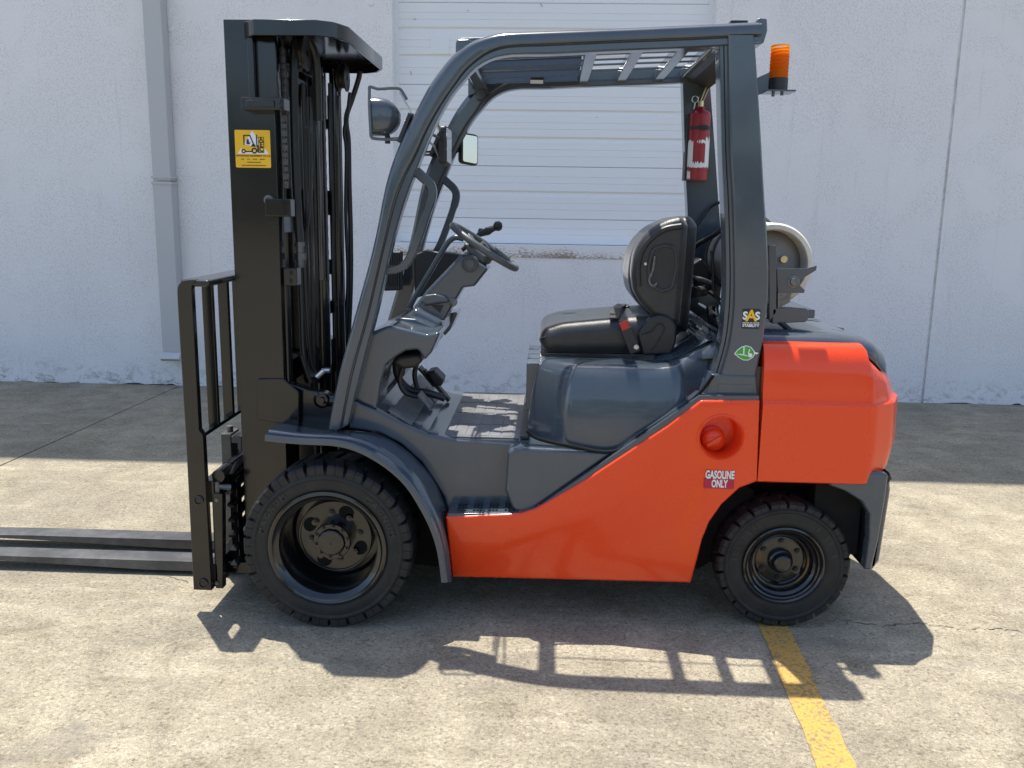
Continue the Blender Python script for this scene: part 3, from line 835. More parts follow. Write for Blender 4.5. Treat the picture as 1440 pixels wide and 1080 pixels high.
# ---- engine hood under the seat
HY = .150
xf_ = X_(741, 560, .3)
hp_ = [(xf_, YC), (xf_ + .002, .36), (xf_ + .02, .30), (xf_ + .145, .162), (xf_ + .19, .150), (.36, .150), (.52, .150), (.60, .222), (.725, .232), (.735, YC)]
hp_ = [Vector((x, y, 0)) for x, y in hp_]
near_ = resample(spline(hp_[:9], 5), 64) + resample([hp_[8], hp_[9]], 8)[1:]
full_ = near_ + [Vector((p.x, 2 * YC - p.y, 0)) for p in near_[-2:0:-1]]
ztab = [(xf_, Z_(747, 512, HY)), (xf_ + .1, Z_(775, 516, HY)), (X_(930, 519, HY), Z_(930, 519, HY)), (X_(955, 515, HY), Z_(955, 515, HY)), (X_(980, 502, HY), Z_(980, 502, HY)), (X_(1000, 486, HY), Z_(1000, 486, HY)), (.74, Z_(1010, 478, HY))]
def h_interp(x, tab):
    for (x0, v0), (x1, v1) in zip(tab, tab[1:]):
        if x <= x1: return v0 + (v1 - v0) * max(0, (x - x0) / (x1 - x0))
    return tab[-1][1]
def hring(f_, ins):
    out = []; n_ = len(full_)
    for i, p in enumerate(full_):
        t = (full_[(i + 1) % n_] - full_[i - 1]).normalized(); q_ = p + Vector((-t.y, t.x, 0)) * ins
        z0_ = .62; z1_ = h_interp(q_.x, ztab)
        out.append((q_.x, q_.y, z0_ + f_ * (z1_ - z0_)))
    return out
if area([(p.x, p.y) for p in full_]) < 0: full_ = full_[::-1]
hm = MB(); hm.loft([hring(*k) for k in ((0, .0), (.25, .0), (.5, .008), (.68, .018), (.80, .030), (.88, .040), (.93, .049), (.965, .060), (.985, .072), (.996, .088), (1, .105), (1, .14), (1, .19), (1, .24), (1, .29), (1, .33))])
hood = hm.build('engine_hood', GREY, FK, angle=50)
se = MB(); P = [at(px, py, .118) for px, py in [(741, 606), (757, 617), (800, 627), (862, 635), (906, 608), (975, 561), (1003, 528)]]
se.tube(spline(P, 5), .007, 8); both(se, 'hood_seal', UNDER)
for k in range(4):
    q = MB(); q.box(xf_ - .006, xf_ + .05, .40 + k * .125, .40 + k * .125 + .105, .80, 1.0); q.build('front_panel', GREY, hood, bevel=.005, seg=3)
# rear hood, behind the seat: rising ramp with cover plates, then the flat top over the weight
rp = [(.60, .215), (.9, .20), (1.12, .188), (1.255, .205), (1.335, .30), (1.375, .45), (1.385, YC)]
rp = rp + [(x, 2 * YC - y) for x, y in rp[-2::-1]]
rp = resample([Vector((x, y, 0)) for x, y in rp], 80)
def interp(x, tab):
    for (x0, v0), (x1, v1) in zip(tab, tab[1:]):
        if x <= x1: return v0 + (v1 - v0) * max(0, (x - x0) / (x1 - x0))
    return tab[-1][1]
def z0h(x): return interp(x, [(.6, 1.06), (1.0, 1.105), (1.14, 1.105), (1.22, 1.085), (1.29, 1.03), (1.34, .985), (1.39, .965)])
def z1h(x): return interp(x, [(.6, 1.09), (.68, 1.15), (.75, 1.172), (1.03, 1.174), (1.10, 1.172), (1.19, 1.160), (1.26, 1.136), (1.32, 1.10), (1.36, 1.065), (1.39, 1.03)])
def rring(f, ins):
    out = []
    for i, p in enumerate(rp):
        a, b_ = rp[max(0, i - 1)], rp[min(len(rp) - 1, i + 1)]; t = (b_ - a).normalized()
        q_ = p + Vector((-t.y, t.x, 0)) * ins
        out.append((max(.6, q_.x), q_.y, z0h(q_.x) + f * (z1h(q_.x) - z0h(q_.x))))
    return out
rm_ = MB(); rm_.loft([rring(f_, i_) for f_, i_ in ((0, .012), (.02, .002), (.2, 0), (.5, .004), (.72, .014), (.86, .030), (.95, .055), (.99, .085), (1, .115), (1, .20), (1, .32), (1, .42))])
rear_hood = rm_.build('rear_hood', GREY, FK, angle=50)
for k in range(2):
    for j in range(3):
        a, b_ = at(982 + 14 * j, 474 - 13 * j, .4), at(993 + 14 * j, 463 - 13 * j, .4)
        q = MB(); q.bar((a.x, .33 + k * .22, a.z + .012), (a.x, .53 + k * .22, a.z + .012), .055, .012, (.6, 0, 1)); q.build('cover_plate', GREY, rear_hood, bevel=.003)
hole = gz(1178, 459, 1.156); q = MB(); q.lathe([(0, .000), (.022, .000), (.026, -.002), (.026, -.03)], (hole.x, hole.y, z1h(hole.x) - .002), 'z', 24); q.build('grommet', PLASTIC, rear_hood)

# ---- counterweight
plan = [(.812, .09), (1.02, .09), (1.225, .09), (1.325, .165), (1.395, .32), (1.42, YC)]
plan = plan + [(x, 2 * YC - y) for x, y in plan[-2::-1]]
pl = resample([(x, y, 0) for x, y in plan], 90)
zb_, zt_ = Z_(1150, 681, .09), Z_(1150, 484, .14)
zg = Z_(1150, 567, .09)
def cw_ring(z, ins, lean=0.0):
    out = []
    for i, p in enumerate(pl):
        a, b_ = pl[max(0, i - 1)], pl[min(len(pl) - 1, i + 1)]
        t = (b_ - a).normalized(); n_ = Vector((-t.y, t.x, 0))      # points inwards
        rear = min(1, max(0, (p.x - 1.18) / .16))
        q = p + n_ * (ins if 0 < i < len(pl) - 1 else ins)
        out.append((max(.812, q.x - lean * rear), q.y, z - .085 * rear * max(0, z - zg) / (zt_ - zg)))
    return out
prof = [(zb_, .010, .045), (zb_ + .006, .002, .035), (zb_ + .06, 0, .01), (zb_ + .14, 0, -.005), (zg - .012, 0, .0), (zg - .004, .003, .002), (zg + .002, .011, .004), (zg + .03, .014, .012), (zg + .10, .018, .022), (zg + .15, .026, .032), (zt_ - .035, .040, .042), (zt_ - .012, .055, .05), (zt_ - .002, .075, .055), (zt_, .10, .06)]
cw = MB(); cw.loft([cw_ring(*p) for p in prof])
cwo = cw.build('counterweight', ORANGE, FK, angle=38)
# base block with the rear bumper and wheel arch
bs = [(1150, 664), (1236, 664), (1250, 668), (1246, 700), (1236, 760), (1226, 802), (1216, 802), (1222, 760), (1223, 725), (1212, 706), (1190, 692), (1168, 684)]
q = MB(); q.rprism(fillet(xz(bs, .10), .006, 3), .10, .16, .012); both(q, 'weight_base', GREY, cwo)
q = MB(); q.rprism(fillet(xz(bs, .10), .006, 3), .161, 2 * YC - .161); q.build('weight_shade_core', UNDER, cwo)  # black core: the shade inside the arch is put into its colour
q = MB(); q.box(1.06, 1.24, .18, 2 * YC - .18, .30, .63); q.build('arch_shade_block', UNDER, cwo, smooth=False)  # added black box that makes the inside of the arch dark
bmp = [(1222, 708), (1252, 664, .01), (1254, 690), (1246, 740), (1238, 790), (1228, 803), (1222, 800), (1227, 760), (1230, 730)]
q = MB(); q.rprism(fillet(xz(bmp, .16), .004, 3), .16, 2 * YC - .16, .02); q.build('bumper', GREY, cwo)
q = MB(); q.rprism(xz([(1222, 704), (1250, 664), (1253, 672), (1228, 709)], .135), .125, .19, .004); both(q, 'towing_slot', PLASTIC, cwo, smooth=False)
# black box set in as the shade between skirt and weight
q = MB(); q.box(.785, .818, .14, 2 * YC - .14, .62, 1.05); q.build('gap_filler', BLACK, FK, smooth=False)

# ---- overhead guard
oE = [(459, 603), (473.7, 530), (501, 430), (523.7, 345), (542.5, 252), (563.7, 192.5), (580, 161), (600, 122.5), (615, 100), (635, 76), (660, 57.5), (690, 47), (712, 43.5), (760, 41.5), (860, 38), (960, 33.5), (1071, 28.5)]
oM = [(479, 603), (492.5, 530), (517, 440), (539, 345), (558, 270), (585, 215), (600, 182), (620, 147), (640, 118), (655, 98), (680, 77), (700, 68), (722, 64), (770, 62), (860, 58), (960, 54), (1071, 49)]
oI = [(490, 597), (506, 530), (529, 440), (551, 345), (570, 280), (596, 212), (613, 172), (634, 135), (650, 115), (668, 95), (690, 82), (710, 77), (730, 75.5), (775, 75), (860, 71), (960, 67), (1071, 61)]
NG = 90
GYo = .13
def grow(px, Y): return [Vector((v.x, Y, v.z)) for v in resample(spline([at(p[0], p[1], .14) for p in px], 6), NG)]
O, M_, I_ = grow(oE, .14), grow(oM, .14), grow(oI, .14)
def lr(a, b_, t, Y): return [Vector((p.x + (q.x - p.x) * t, Y, p.z + (q.z - p.z) * t)) for p, q in zip(a, b_)]
rows = [lr(O, M_, .02, .200), lr(O, M_, .0, .185), lr(O, M_, .02, .165), lr(O, M_, .10, .147), lr(O, M_, .24, .135), lr(O, M_, .42, GYo), lr(O, M_, .86, GYo), lr(O, M_, .96, GYo + .004), lr(O, M_, 1.0, GYo + .014),
        lr(M_, I_, .12, GYo + .017), lr(M_, I_, .22, GYo + .012), lr(M_, I_, .85, GYo + .012), lr(M_, I_, .97, GYo + .018), lr(M_, I_, 1.0, GYo + .028), lr(M_, I_, 1.0, .205), lr(M_, I_, .8, .215), lr(O, M_, .3, .215)]
gm = MB(); gm.loft([[tuple(r[i]) for r in rows] for i in range(NG)])
guard = gm.build('overhead_guard', GREY, FK, angle=32)
gm.mirrored().build('side_rail', GREY, guard, angle=32)
# rear pillars
pL = [(1013, 50), (1013, 70), (1016, 210), (1019, 280), (1021.5, 355), (1021.5, 405), (1019.5, 442), (1015, 480), (1003, 525)]
pG = [(1024, 50), (1024.5, 70), (1027, 210), (1031, 280), (1033, 355), (1033.5, 405), (1032, 442), (1026, 484), (1014, 526)]
pR = [(1060, 50), (1062, 70), (1069.5, 185), (1075, 280), (1079, 340), (1080.5, 405), (1076, 455), (1070, 492), (1063, 528)]
NP = 40
def prow(px, Y=.14): return [v for v in resample(spline([at(p[0], p[1], .14) for p in px], 5), NP)]
A_, B_, C_ = prow(pL), prow(pG), prow(pR)
rows = [lr(A_, B_, 0, .24), lr(A_, B_, 0, .165), lr(A_, B_, .08, .157), lr(A_, B_, .45, .154), lr(A_, B_, .52, .160), lr(A_, B_, .60, .154), lr(A_, B_, .86, .152), lr(A_, B_, .93, .140), lr(B_, C_, .0, .1345), lr(B_, C_, .05, .131), lr(B_, C_, .94, .131), lr(B_, C_, .99, .136), lr(B_, C_, 1, .146), lr(B_, C_, 1, .24)]
pm = MB(); pm.loft([[tuple(r[i]) for r in rows] for i in range(NP)])
pn = pm.build('rear_pillar', GREY, guard, angle=32)
pm.mirrored().build('rear_pillar', GREY, guard, angle=32)
pb = MB(); pb.rprism(fillet(xz([(1001, 526), (1064, 529), (1066.5, 562), (987, 562), (994, 545)], .125), .006), .125, .30, .008); both(pb, 'pillar_foot', GREY, guard)
a0, a1 = at(1009, 552, .125), at(1059, 541, .125)
q = MB(); q.box(a0.x, a1.x, .1225, .13, a0.z, a1.z); q.build('serial_plate', GREY, guard, bevel=.001)
# roof: front beam, cross slats, rear plate, rods, raised panel on the far half
zr0, zr1 = Z_(850, 68, .15), Z_(850, 42, .15)
slope = (Z_(1012, 62, .15) - Z_(720, 73, .15)) / (X_(1012, 62, .15) - X_(720, 73, .15))
xm_ = X_(850, 68, .15)
def rz(x): return zr0 + slope * (x - xm_)
def slat(name, x0, x1, h0, h1, y0=.17, y1=2 * YC - .17, bev=.006):
    q = MB(); q.loft([[(x0, y, rz(x0) + h0), (x1, y, rz(x1) + h0), (x1, y, rz(x1) + h1), (x0, y, rz(x0) + h1)] for y in (y0, y1)])
    return q.build(name, GREY, guard, bevel=bev)
slat('front_beam', -.352, -.295, -.012, .055, bev=.012)
for x0 in (.118, .288, .458): slat('roof_slat', x0, x0 + .044, .002, .045)
slat('rear_beam', .575, .735, .006, .050, bev=.01)
q = MB(); q.loft([[(.62, y, rz(.62) - .012), (.70, y, rz(.7) - .045), (.712, y, rz(.7) - .032), (.60, y, rz(.6) + .01)] for y in (.19, 2 * YC - .19)]); q.build('rear_gusset', PLASTIC, guard, smooth=False)
for y in (.345, .49, .62, .75, .90):
    q = MB(); cyl(q, (-.31, y, rz(-.31) + .035), (.60, y, rz(.6) + .035), .0045, 8); q.build('roof_rod', GREY, guard)
for k in range(4):
    y0 = .50 + k * .155
    q = MB(); q.loft([[(x, y0, rz(x) + .004), (x, y0 + .010, rz(x) + .002), (x, y0 + .030, rz(x) + (.118 if k == 0 else .07)), (x, y0 + .018, rz(x) + (.120 if k == 0 else .07))] for x in (-.374, .112)])
    q.build('roof_blade', GREY, guard, bevel=.002)
q = MB(); q.box(-.345, -.300, .205, .26, rz(-.32) - .055, rz(-.32) - .01); both(q, 'gusset', GREY, guard, bevel=.004)
q = MB(); v0 = at(668, 97, 1.06); q.rprism([(v0.x - .03, v0.z - .01), (v0.x + .10, v0.z - .015), (v0.x + .02, v0.z - .10), (v0.x - .03, v0.z - .12)], 1.05, 1.09, .003); q.build('far_gusset', GREY, guard)
# rear end cap, small plate on top
v = at(1072, 38, .16); q = MB(); q.rprism(fillet([(v.x - .02, v.z + .028), (v.x + .012, v.z + .026), (v.x + .016, v.z - .015), (v.x + .006, v.z - .055), (v.x - .012, v.z - .06), (v.x - .02, v.z - .03)], .008), .145, .26, .006); both(q, 'end_cap', GREY, guard)
v = at(1040, 29, .25); q = MB(); q.box(v.x - .03, v.x + .03, .25, .31, v.z - .012, v.z + .001); q.build('roof_plate', PLASTIC, guard, smooth=False)
# interior lamp and cable on the far rail
v = at(755, 107, .93); q = MB(); q.box(v.x - .028, v.x + .030, .915, .96, v.z - .018, v.z + .032); sw = q.build('dome_lamp', PLASTIC, guard, bevel=.004)
q = MB(); q.box(v.x - .028, v.x + .028, .912, .93, v.z - .032, v.z - .019); q.build('lamp_lens', WHITE, sw, smooth=False)
for k in (0, 1):
    q = MB(); q.box(v.x - .008, v.x + .006, .909, .92, v.z + .000 + .016 * k, v.z + .009 + .016 * k); q.build('rocker', WHITE, sw, smooth=False)
q = MB(); q.tube(spline([at(p, y, 1.0) for p, y in [(748, 112), (738, 111), (722, 115), (706, 122), (694, 130), (680, 141), (668, 158), (655, 176), (640, 205), (625, 240), (612, 270)]], 4), .006, 8); q.build('cable', HOSE, guard)
# grab handles
hp = [(578, 234), (592, 247), (605, 260), (607.5, 275), (601, 298), (590, 330), (579, 358), (570, 372), (558, 378), (545, 381), (532, 384)]
P = resample(spline([at(p, y, .20) for p, y in hp], 6), 50)
q = MB(); rings = []
for i, p in enumerate(P):
    t = (P[min(i + 1, 49)] - P[max(i - 1, 0)]).normalized(); n_ = Vector((-t.z, 0, t.x))
    wd_ = .016 if i > 16 else .018
    rings.append([tuple(p + n_ * (wd_ * a) + Vector((0, .016 * b_, 0))) for a, b_ in ((-1, -.6), (-.7, -1), (.7, -1), (1, -.6), (1, .6), (.7, 1), (-.7, 1), (-1, .6))])
q.loft(rings); both(q, 'grab_handle', GREY, guard, angle=40)
# work lamps in wire hoops on the front pillars
def work_lamp(par):
    Y = .24; lamp = MB(); rings = []
    za_, zb2 = Z_(540, 138, Y), Z_(540, 192, Y); xf, xbk = X_(524, 165, Y), X_(562.5, 165, Y); zc_ = (za_ + zb2) / 2; hz = (za_ - zb2) / 2
    for t_ in (0, .02, .06, .25, .45, .62, .76, .87, .94, .985, 1.0):
        s_ = (1.0 if t_ < .3 else sqrt(max(0, 1 - ((t_ - .3) / .72) ** 2))) * (.94 if t_ == 0 else 1)
        rings.append([(xf + (xbk - xf) * t_, Y + .066 * s_ * math.copysign(abs(cos(a)) ** .62, cos(a)), zc_ + hz * s_ * math.copysign(abs(sin(a)) ** .62, sin(a))) for a in [2 * pi * k / 28 for k in range(28)]])
    lamp.loft(rings)
    hoop = MB(); hoop.tube(spline([at(p, y, Y - .075) for p, y in [(588, 187), (566, 195), (545, 196), (528, 195), (522, 192), (521, 180), (519.5, 150), (519.5, 128), (520.5, 122), (532, 125), (550, 124), (562, 125), (568, 133), (572, 140)]], 5), .0055, 8)
    rod = MB(); rod.tube([at(562, 130, Y - .06), at(579, 160, .17)], .004, 8)
    br = MB(); br.rprism(xz([(577, 160), (582, 163), (566, 203), (561, 200)], .2), .15, .26, .003)
    st = MB(); cyl(st, at(545, 190, Y), at(545, 202, Y), .010, 10); st.bar(at(538, 196, Y), at(576, 194, Y), .03, .008); lens = MB()
    lens.rprism(fillet(xz([(523, 142), (525.5, 142), (526.5, 187), (524, 187)], Y), .001), Y - .052, Y + .052, .002)
    return lamp, hoop, rod, br, st, lens
parts = work_lamp(guard)
for far in (0, 1):
    f_ = (lambda q: q.mirrored()) if far else (lambda q: q)
    lo = f_(parts[0]).build('work_lamp', GREY, guard, angle=50)
    f_(parts[1]).build('wire_hoop', GREY, lo); f_(parts[2]).build('stay', STEEL, lo); f_(parts[3]).build('lamp_bracket', PLASTIC, lo, smooth=False)
    f_(parts[4]).build('lamp_stem', PLASTIC, lo); f_(parts[5]).build('lens', MIRROR, lo)
# mirrors
def mirror_part(c0, w_, h_, ang, arm):
    """c0 centre, turned by ang about z; housing + glass + arm"""
    R_ = Matrix.Rotation(ang, 3, 'Z')
    def place(mb_): mb_.v = [tuple(Vector(c0) + R_ @ Vector(v)) for v in mb_.v]; return mb_
    out = fillet([(-w_ / 2, -h_ / 2 + .012), (w_ / 2, -h_ / 2), (w_ / 2, h_ / 2 - .008), (-w_ / 2, h_ / 2)], .022, 4)
    hs = MB(); hs.rprism(out, -.012, .020, .010); mo = place(hs).build('mirror', PLASTIC, guard, angle=50)
    gl = MB(); gl.rprism(inset(dedup(out) if area(dedup(out)) > 0 else dedup(out)[::-1], .010), -.0145, -.011); place(gl).build('mirror_glass', MIRROR, mo)
    a_ = MB(); a_.tube(spline([Vector(p) for p in arm], 4), .006, 8); a_.build('mirror_arm', PLASTIC, mo)
v = at(659, 210, 1.16); mirror_part(v, .10, .155, radians(38), [v + Vector((-.03, .02, 0)), at(643, 213, 1.12), at(632, 216, 1.08)])
v = at(627, 206, .62); mirror_part(v, .11, .165, radians(84), [v + Vector((-.015, .01, .02)), at(617, 194, .55), at(606, 188, .35), at(598, 184, .2)])
q = MB(); q.tube([at(622, 190, .62), at(614, 170, .40), at(608, 160, .2)], .0045, 8); q.build('mirror_stay', STEEL, guard)
q = MB(); q.tube([at(619, 224, .62), at(611, 206, .5), at(600, 196, .3)], .0045, 8); q.build('mirror_stay', STEEL, guard)
# amber beacon on a bracket behind the pillar
BY = .31
zt0 = at(1097, 70, BY); zb0 = at(1094, 112, BY); rB = (X_(1110, 85, BY) - X_(1084, 85, BY)) / 2
bx_ = X_(1096, 90, BY)
q = MB(); q.lathe([(rB * 1.02, 0), (rB, .01), (rB * .98, zt0.z - zb0.z - .012), (rB * .85, zt0.z - zb0.z - .003), (0, zt0.z - zb0.z)], (bx_, BY, zb0.z), 'z', 28)
bc = q.build('beacon', AMBER, guard, angle=40)
q = MB(); q.lathe([(0, .004), (.012, .004), (.014, .07), (.006, .10), (0, .10)], (bx_, BY, zb0.z), 'z', 14); q.build('bulb', BRASS, bc)
q = MB()
for k in range(9): q.lathe([(rB * 1.00, .012 + k * .0125), (rB * 1.03, .016 + k * .0125), (rB * 1.0, .020 + k * .0125)], (bx_, BY, zb0.z), 'z', 28)
q.build('lens_ring', AMBER, bc)
zz = at(1094, 128, BY).z
q = MB(); q.lathe([(0, 0), (rB * 1.05, 0), (rB * 1.05, zb0.z - zz + .004), (rB * .9, zb0.z - zz + .006)], (bx_, BY, zz), 'z', 24); q.build('beacon_base', PLASTIC, bc)
q = MB(); q.bar((bx_ - .05, BY, zz - .004), (bx_ + .055, BY, zz - .004), .10, .006); q.bar(at(1068, 108, BY), (bx_ - .045, BY, zz - .004), .09, .006, (0, 1, 0)); q.build('beacon_bracket', GREY, bc, smooth=False)
q = MB(); cyl(q, (bx_ - .02, BY - .02, zz - .022), (bx_ - .02, BY - .02, zz), .006, 8); cyl(q, (bx_ + .012, BY - .02, zz - .018), (bx_ + .012, BY - .02, zz), .006, 8); q.build('bolt', DSTEEL, bc)
# stickers on the near rear pillar
sy = .1305
a0, a1 = at(1042.5, 462, .131), at(1070, 434.5, .131)
q = MB(); q.rprism(fillet([(a0.x, a0.z), (a1.x - .001, a0.z), (a1.x, a1.z), (a0.x, a1.z)], .006), sy - .0006, sy + .004); st_ = q.build('stability_sticker', INK, guard, smooth=False)
cx_ = (a0.x + a1.x) / 2; cz_ = (a0.z + a1.z) / 2
q = MB(); flat_text(q, 'S', cx_ - .0225, sy - .0014, cz_ + .010, .040, .0016); flat_text(q, 'S', cx_ + .0225, sy - .0014, cz_ + .010, .040, .0016)
flat_text(q, 'STABILITY', cx_, sy - .0014, cz_ - .0255, .0145, .0006, .95); flat_text(q, 'SYSTEM OF ACTIVE', cx_, sy - .0014, cz_ - .0155, .0072, .0002, 1.0); q.build('lettering', WHITE, st_, smooth=False)
q = MB(); flat_text(q, 'A', cx_, sy - .002, cz_ + .010, .058, .0018); q.build('lettering', YELLOW, st_, smooth=False)
lf0, lf1 = at(1032, 499, .131), at(1067, 494, .131)
def leaf(sc):
    pts = [(0, 0), (.12, .16), (.28, .30), (.48, .36), (.68, .30), (.82, .14), (.86, .02), (.78, -.14), (.60, -.26), (.40, -.26), (.2, -.16)]
    L_ = lf1.x - lf0.x
    return [(lf0.x + ((x - .45) * sc + .45) * L_, lf0.z + .004 + ((z - .03) * sc + .03) * L_) for x, z in pts]
q = MB(); q.rprism(leaf(1.0), sy - .0006, sy + .004); le = q.build('leaf_sticker', WHITE, guard, smooth=False)
q = MB(); q.rprism(leaf(.90), sy - .0012, sy + .004); q.build('leaf_green', GREEN, le, smooth=False)
q = MB(); L_ = lf1.x - lf0.x
for pts in ([(.02, 0), (.4, .0), (.62, -.10), (.4, -.06)], [(.36, .30), (.41, .30), (.42, -.02), (.37, -.02)], [(.60, .22), (.56, .02), (.60, .0), (.64, .2)], [(.82, .10), (1.0, .06), (.92, .0), (.80, .02)]):
    q.rprism([(lf0.x + x * L_, lf0.z + .004 + z * L_) for x, z in pts], sy - .0018, sy + .004)
q.lathe([(0, sy - .0018), (.008, sy - .0018), (.008, sy + .002)], (lf0.x + .66 * L_, 0, lf0.z + .000), 'y', 14)
q.build('leaf_print', WHITE, le, smooth=False)

# ---- cowl, dashboard, steering
cw_ = [(518, 469), (543, 459), (551, 458), (600, 470, .01), (620, 466, .01), (606, 497), (597, 507), (588, 492, .02), (570, 494), (555, 503), (542, 514, .02), (535, 540), (529, 577), (510, 569), (497, 562), (508, 512)]
q = MB(); q.rprism(fillet(xz(cw_, .20), .006, 3), .20, .40, .016, 4, 0.0); cowl, _ = both(q, 'cowl', GREY, FK, angle=45)
cm = [(516, 472), (546, 455), (562, 446), (585, 448), (612, 460), (606, 480), (575, 490), (548, 505), (537, 530), (527, 572), (506, 566), (508, 512)]
q = MB(); q.rprism(fillet(xz(cm, .40), .01, 3), .385, 2 * YC - .385, .01); q.build('dashboard', GREY, FK, angle=45)
q = MB(); q.rprism(fillet(xz([(548, 510), (560, 500), (590, 497), (594, 508), (584, 518), (566, 520)], .27), .015, 4), .27, 1.0, .02); q.build('knee_panel', PLASTIC, FK, angle=45)
q = MB(); q.rprism(xz([(515, 500), (535, 520), (530, 572), (508, 565)], .3), .3, .98); q.build('toe_board', GREY, FK, smooth=False)
colm = [(649, 357, .008), (669, 366), (687, 378, .012), (667, 403, .012), (651, 405, .01), (621, 457), (600, 450), (580, 434, .02), (600, 408)]
q = MB(); q.rprism(fillet(xz(colm, .54), .006, 4), .54, .74, .018, 4); column = q.build('steering_column', GREY, FK, angle=45)
q = MB(); q.rprism(fillet(xz([(570, 452), (582, 432), (622, 452), (620, 474), (600, 478)], .47), .02, 4), .47, .82, .03, 4); q.build('column_boot', GREY, column, angle=45)
k0 = at(661, 371, .53); kd = MB(); kd.lathe([(.036, .548), (.036, .532), (.031, .528), (.029, .532), (.022, .532), (.020, .522), (.014, .518), (0, .518)], (k0.x, 0, k0.z), 'y', 28); kd.build('tilt_knob', GPLASTIC, column, angle=40)
q = MB(); q.rprism(fillet(xz([(591, 424), (597, 415), (612, 413), (628, 417), (632, 426), (615, 428), (597, 431)], .52), .012, 4), .52, .56, .012, 3); q.build('lever_cover', GREY, column, angle=45)
q = MB(); q.rprism(xz([(606, 429), (624, 429), (619, 440)], .538), .537, .56); q.build('recess_shade', DARK, column, smooth=False)  # dark plate on the face stands in for a shaded recess
k1 = at(637, 425, .535); q = MB(); q.lathe([(.018, .55), (.018, .533), (.012, .530), (0, .530)], (k1.x, 0, k1.z), 'y', 16); q.build('key_switch', DSTEEL, column)
q = MB(); cyl(q, at(655, 368, .64), at(684, 344, .64), .022, 18); q.rprism(fillet(xz([(650, 340), (664, 344), (684, 360), (680, 372), (664, 366)], .57), .01), .57, .71, .015); q.build('column_head', GPLASTIC, column, angle=45)
# wheel
w0, w1 = at(637, 317, YC), at(725, 377, YC)
cc = (w0 + w1) / 2; ax_ = (w1 - w0).normalized(); Rw = (w1 - w0).length / 2
nrm = Vector((-ax_.z, 0, ax_.x)); nrm = nrm if nrm.z > 0 else -nrm
q = MB(); q.tube([cc + ax_ * (Rw * cos(t)) + Vector((0, 1, 0)) * (Rw * sin(t)) for t in [2 * pi * k / 48 for k in range(48)]], .0145, 12, True)
swl = q.build('steering_wheel', GPLASTIC, FK, angle=60)
q = MB(); hub = cc - nrm * .035
for t in (.5, 2.2, 4.1, 5.6):
    e = cc + ax_ * (Rw * .97 * cos(t)) + Vector((0, 1, 0)) * (Rw * .97 * sin(t)); q.bar(hub + (e - hub) * .15, e, .030, .012, nrm)
q.build('spoke', GPLASTIC, swl, bevel=.004)
q = MB(); rot = nrm.to_track_quat('Z', 'Y').to_matrix(); l_ = MB().lathe([(.0, .030), (.045, .028), (.058, .016), (.060, -.01), (.040, -.035), (.024, -.06)], (0, 0, 0), 'z', 24)
q.add([tuple(hub + rot @ Vector(v)) for v in l_.v], l_.f); q.build('horn_pad', GPLASTIC, swl, angle=50)
# levers on the dash, far grab bar
q = MB(); q.tube([at(650, 352, .90), at(672, 331, .90), at(686, 325, .90), at(691, 322.5, .90), at(700, 319, .90)], [.010, .010, .019, .015, .011], 12); lv = q.build('hydraulic_lever', PLASTIC, FK)
q = MB(); c_ = at(700, 318, .90); q.lathe([(0, .022), (.015, .018), (.023, .006), (.021, -.010), (.012, -.018), (0, -.022)], c_, 'x', 18); q.build('lever_knob', PLASTIC, lv)
q = MB(); q.tube([at(660, 345, 1.0), at(675, 327, 1.0)], .009, 8); q.lathe([(0, .014), (.012, .010), (.013, -.008), (0, -.014)], at(676, 325, 1.0), 'x', 12); q.build('hydraulic_lever', PLASTIC, FK)
q = MB(); q.tube(spline([at(p, y, .80) for p, y in [(576, 432), (585, 415), (605, 382), (624, 350), (632, 339), (641, 334), (652, 336)]], 5), .0125, 12); q.build('dash_bar', GREY, FK)
# black fitting boxes beyond the far pillar
q = MB(); q.rprism(fillet(xz([(541, 354), (566, 353), (566, 407), (543, 408)], .95), .006), .90, .97, .006); bo = q.build('control_box', PLASTIC, FK)
for k in range(7):
    q = MB(); a = at(544 + k * 3.2, 357, .90); b_ = at(546 + k * 3.2, 402, .90); q.box(a.x, a.x + .005, .892, .902, b_.z, a.z); q.build('box_rib', PLASTIC, bo, smooth=False)
q = MB(); q.rprism(fillet(xz([(582, 358), (598, 352), (640, 356), (655, 360), (640, 375), (610, 410), (584, 420)], 1.0), .01), .98, 1.08, .01); q.build('control_box', PLASTIC, FK)
# pedals
def pedal(px, Y, name):
    q = MB(); q.tube(spline([at(a, b_, Y) for a, b_ in px[:-1]], 5), .011, 8); po = q.build(name, PLASTIC, FK)
    e = at(px[-1][0], px[-1][1], Y); q = MB(); q.bar(e + Vector((-.025, 0, .03)), e + Vector((.025, 0, -.03)), .07, .014, (1, 0, .8)); q.build('pedal_pad', MAT_F, po, bevel=.004)
pedal([(586, 512), (583, 528), (588, 548), (600, 556), (606, 556)], .62, 'brake_pedal')
pedal([(567, 515), (562, 535), (570, 552), (588, 558), (598, 562)], .42, 'inching_pedal')
q = MB(); q.bar(at(596, 520, .80), at(632, 563, .80), .05, .016, (1, 0, .6)); q.bar(at(590, 516, .80), at(612, 542, .80), .075, .012, (1, 0, .6)); q.build('accelerator_pedal', PLASTIC, FK, bevel=.004)
q = MB(); q.tube(spline([at(p, y, .5) for p, y in [(556, 505), (560, 530), (576, 548), (600, 552), (626, 560)]], 5), .016, 10); q.build('pedal_shaft', PLASTIC, FK)
q = MB(); q.rprism(fillet(xz([(600, 522), (612, 520), (624, 532), (622, 542), (612, 540)], .75), .01), .72, .84, .01); q.build('pedal_housing', PLASTIC, FK)

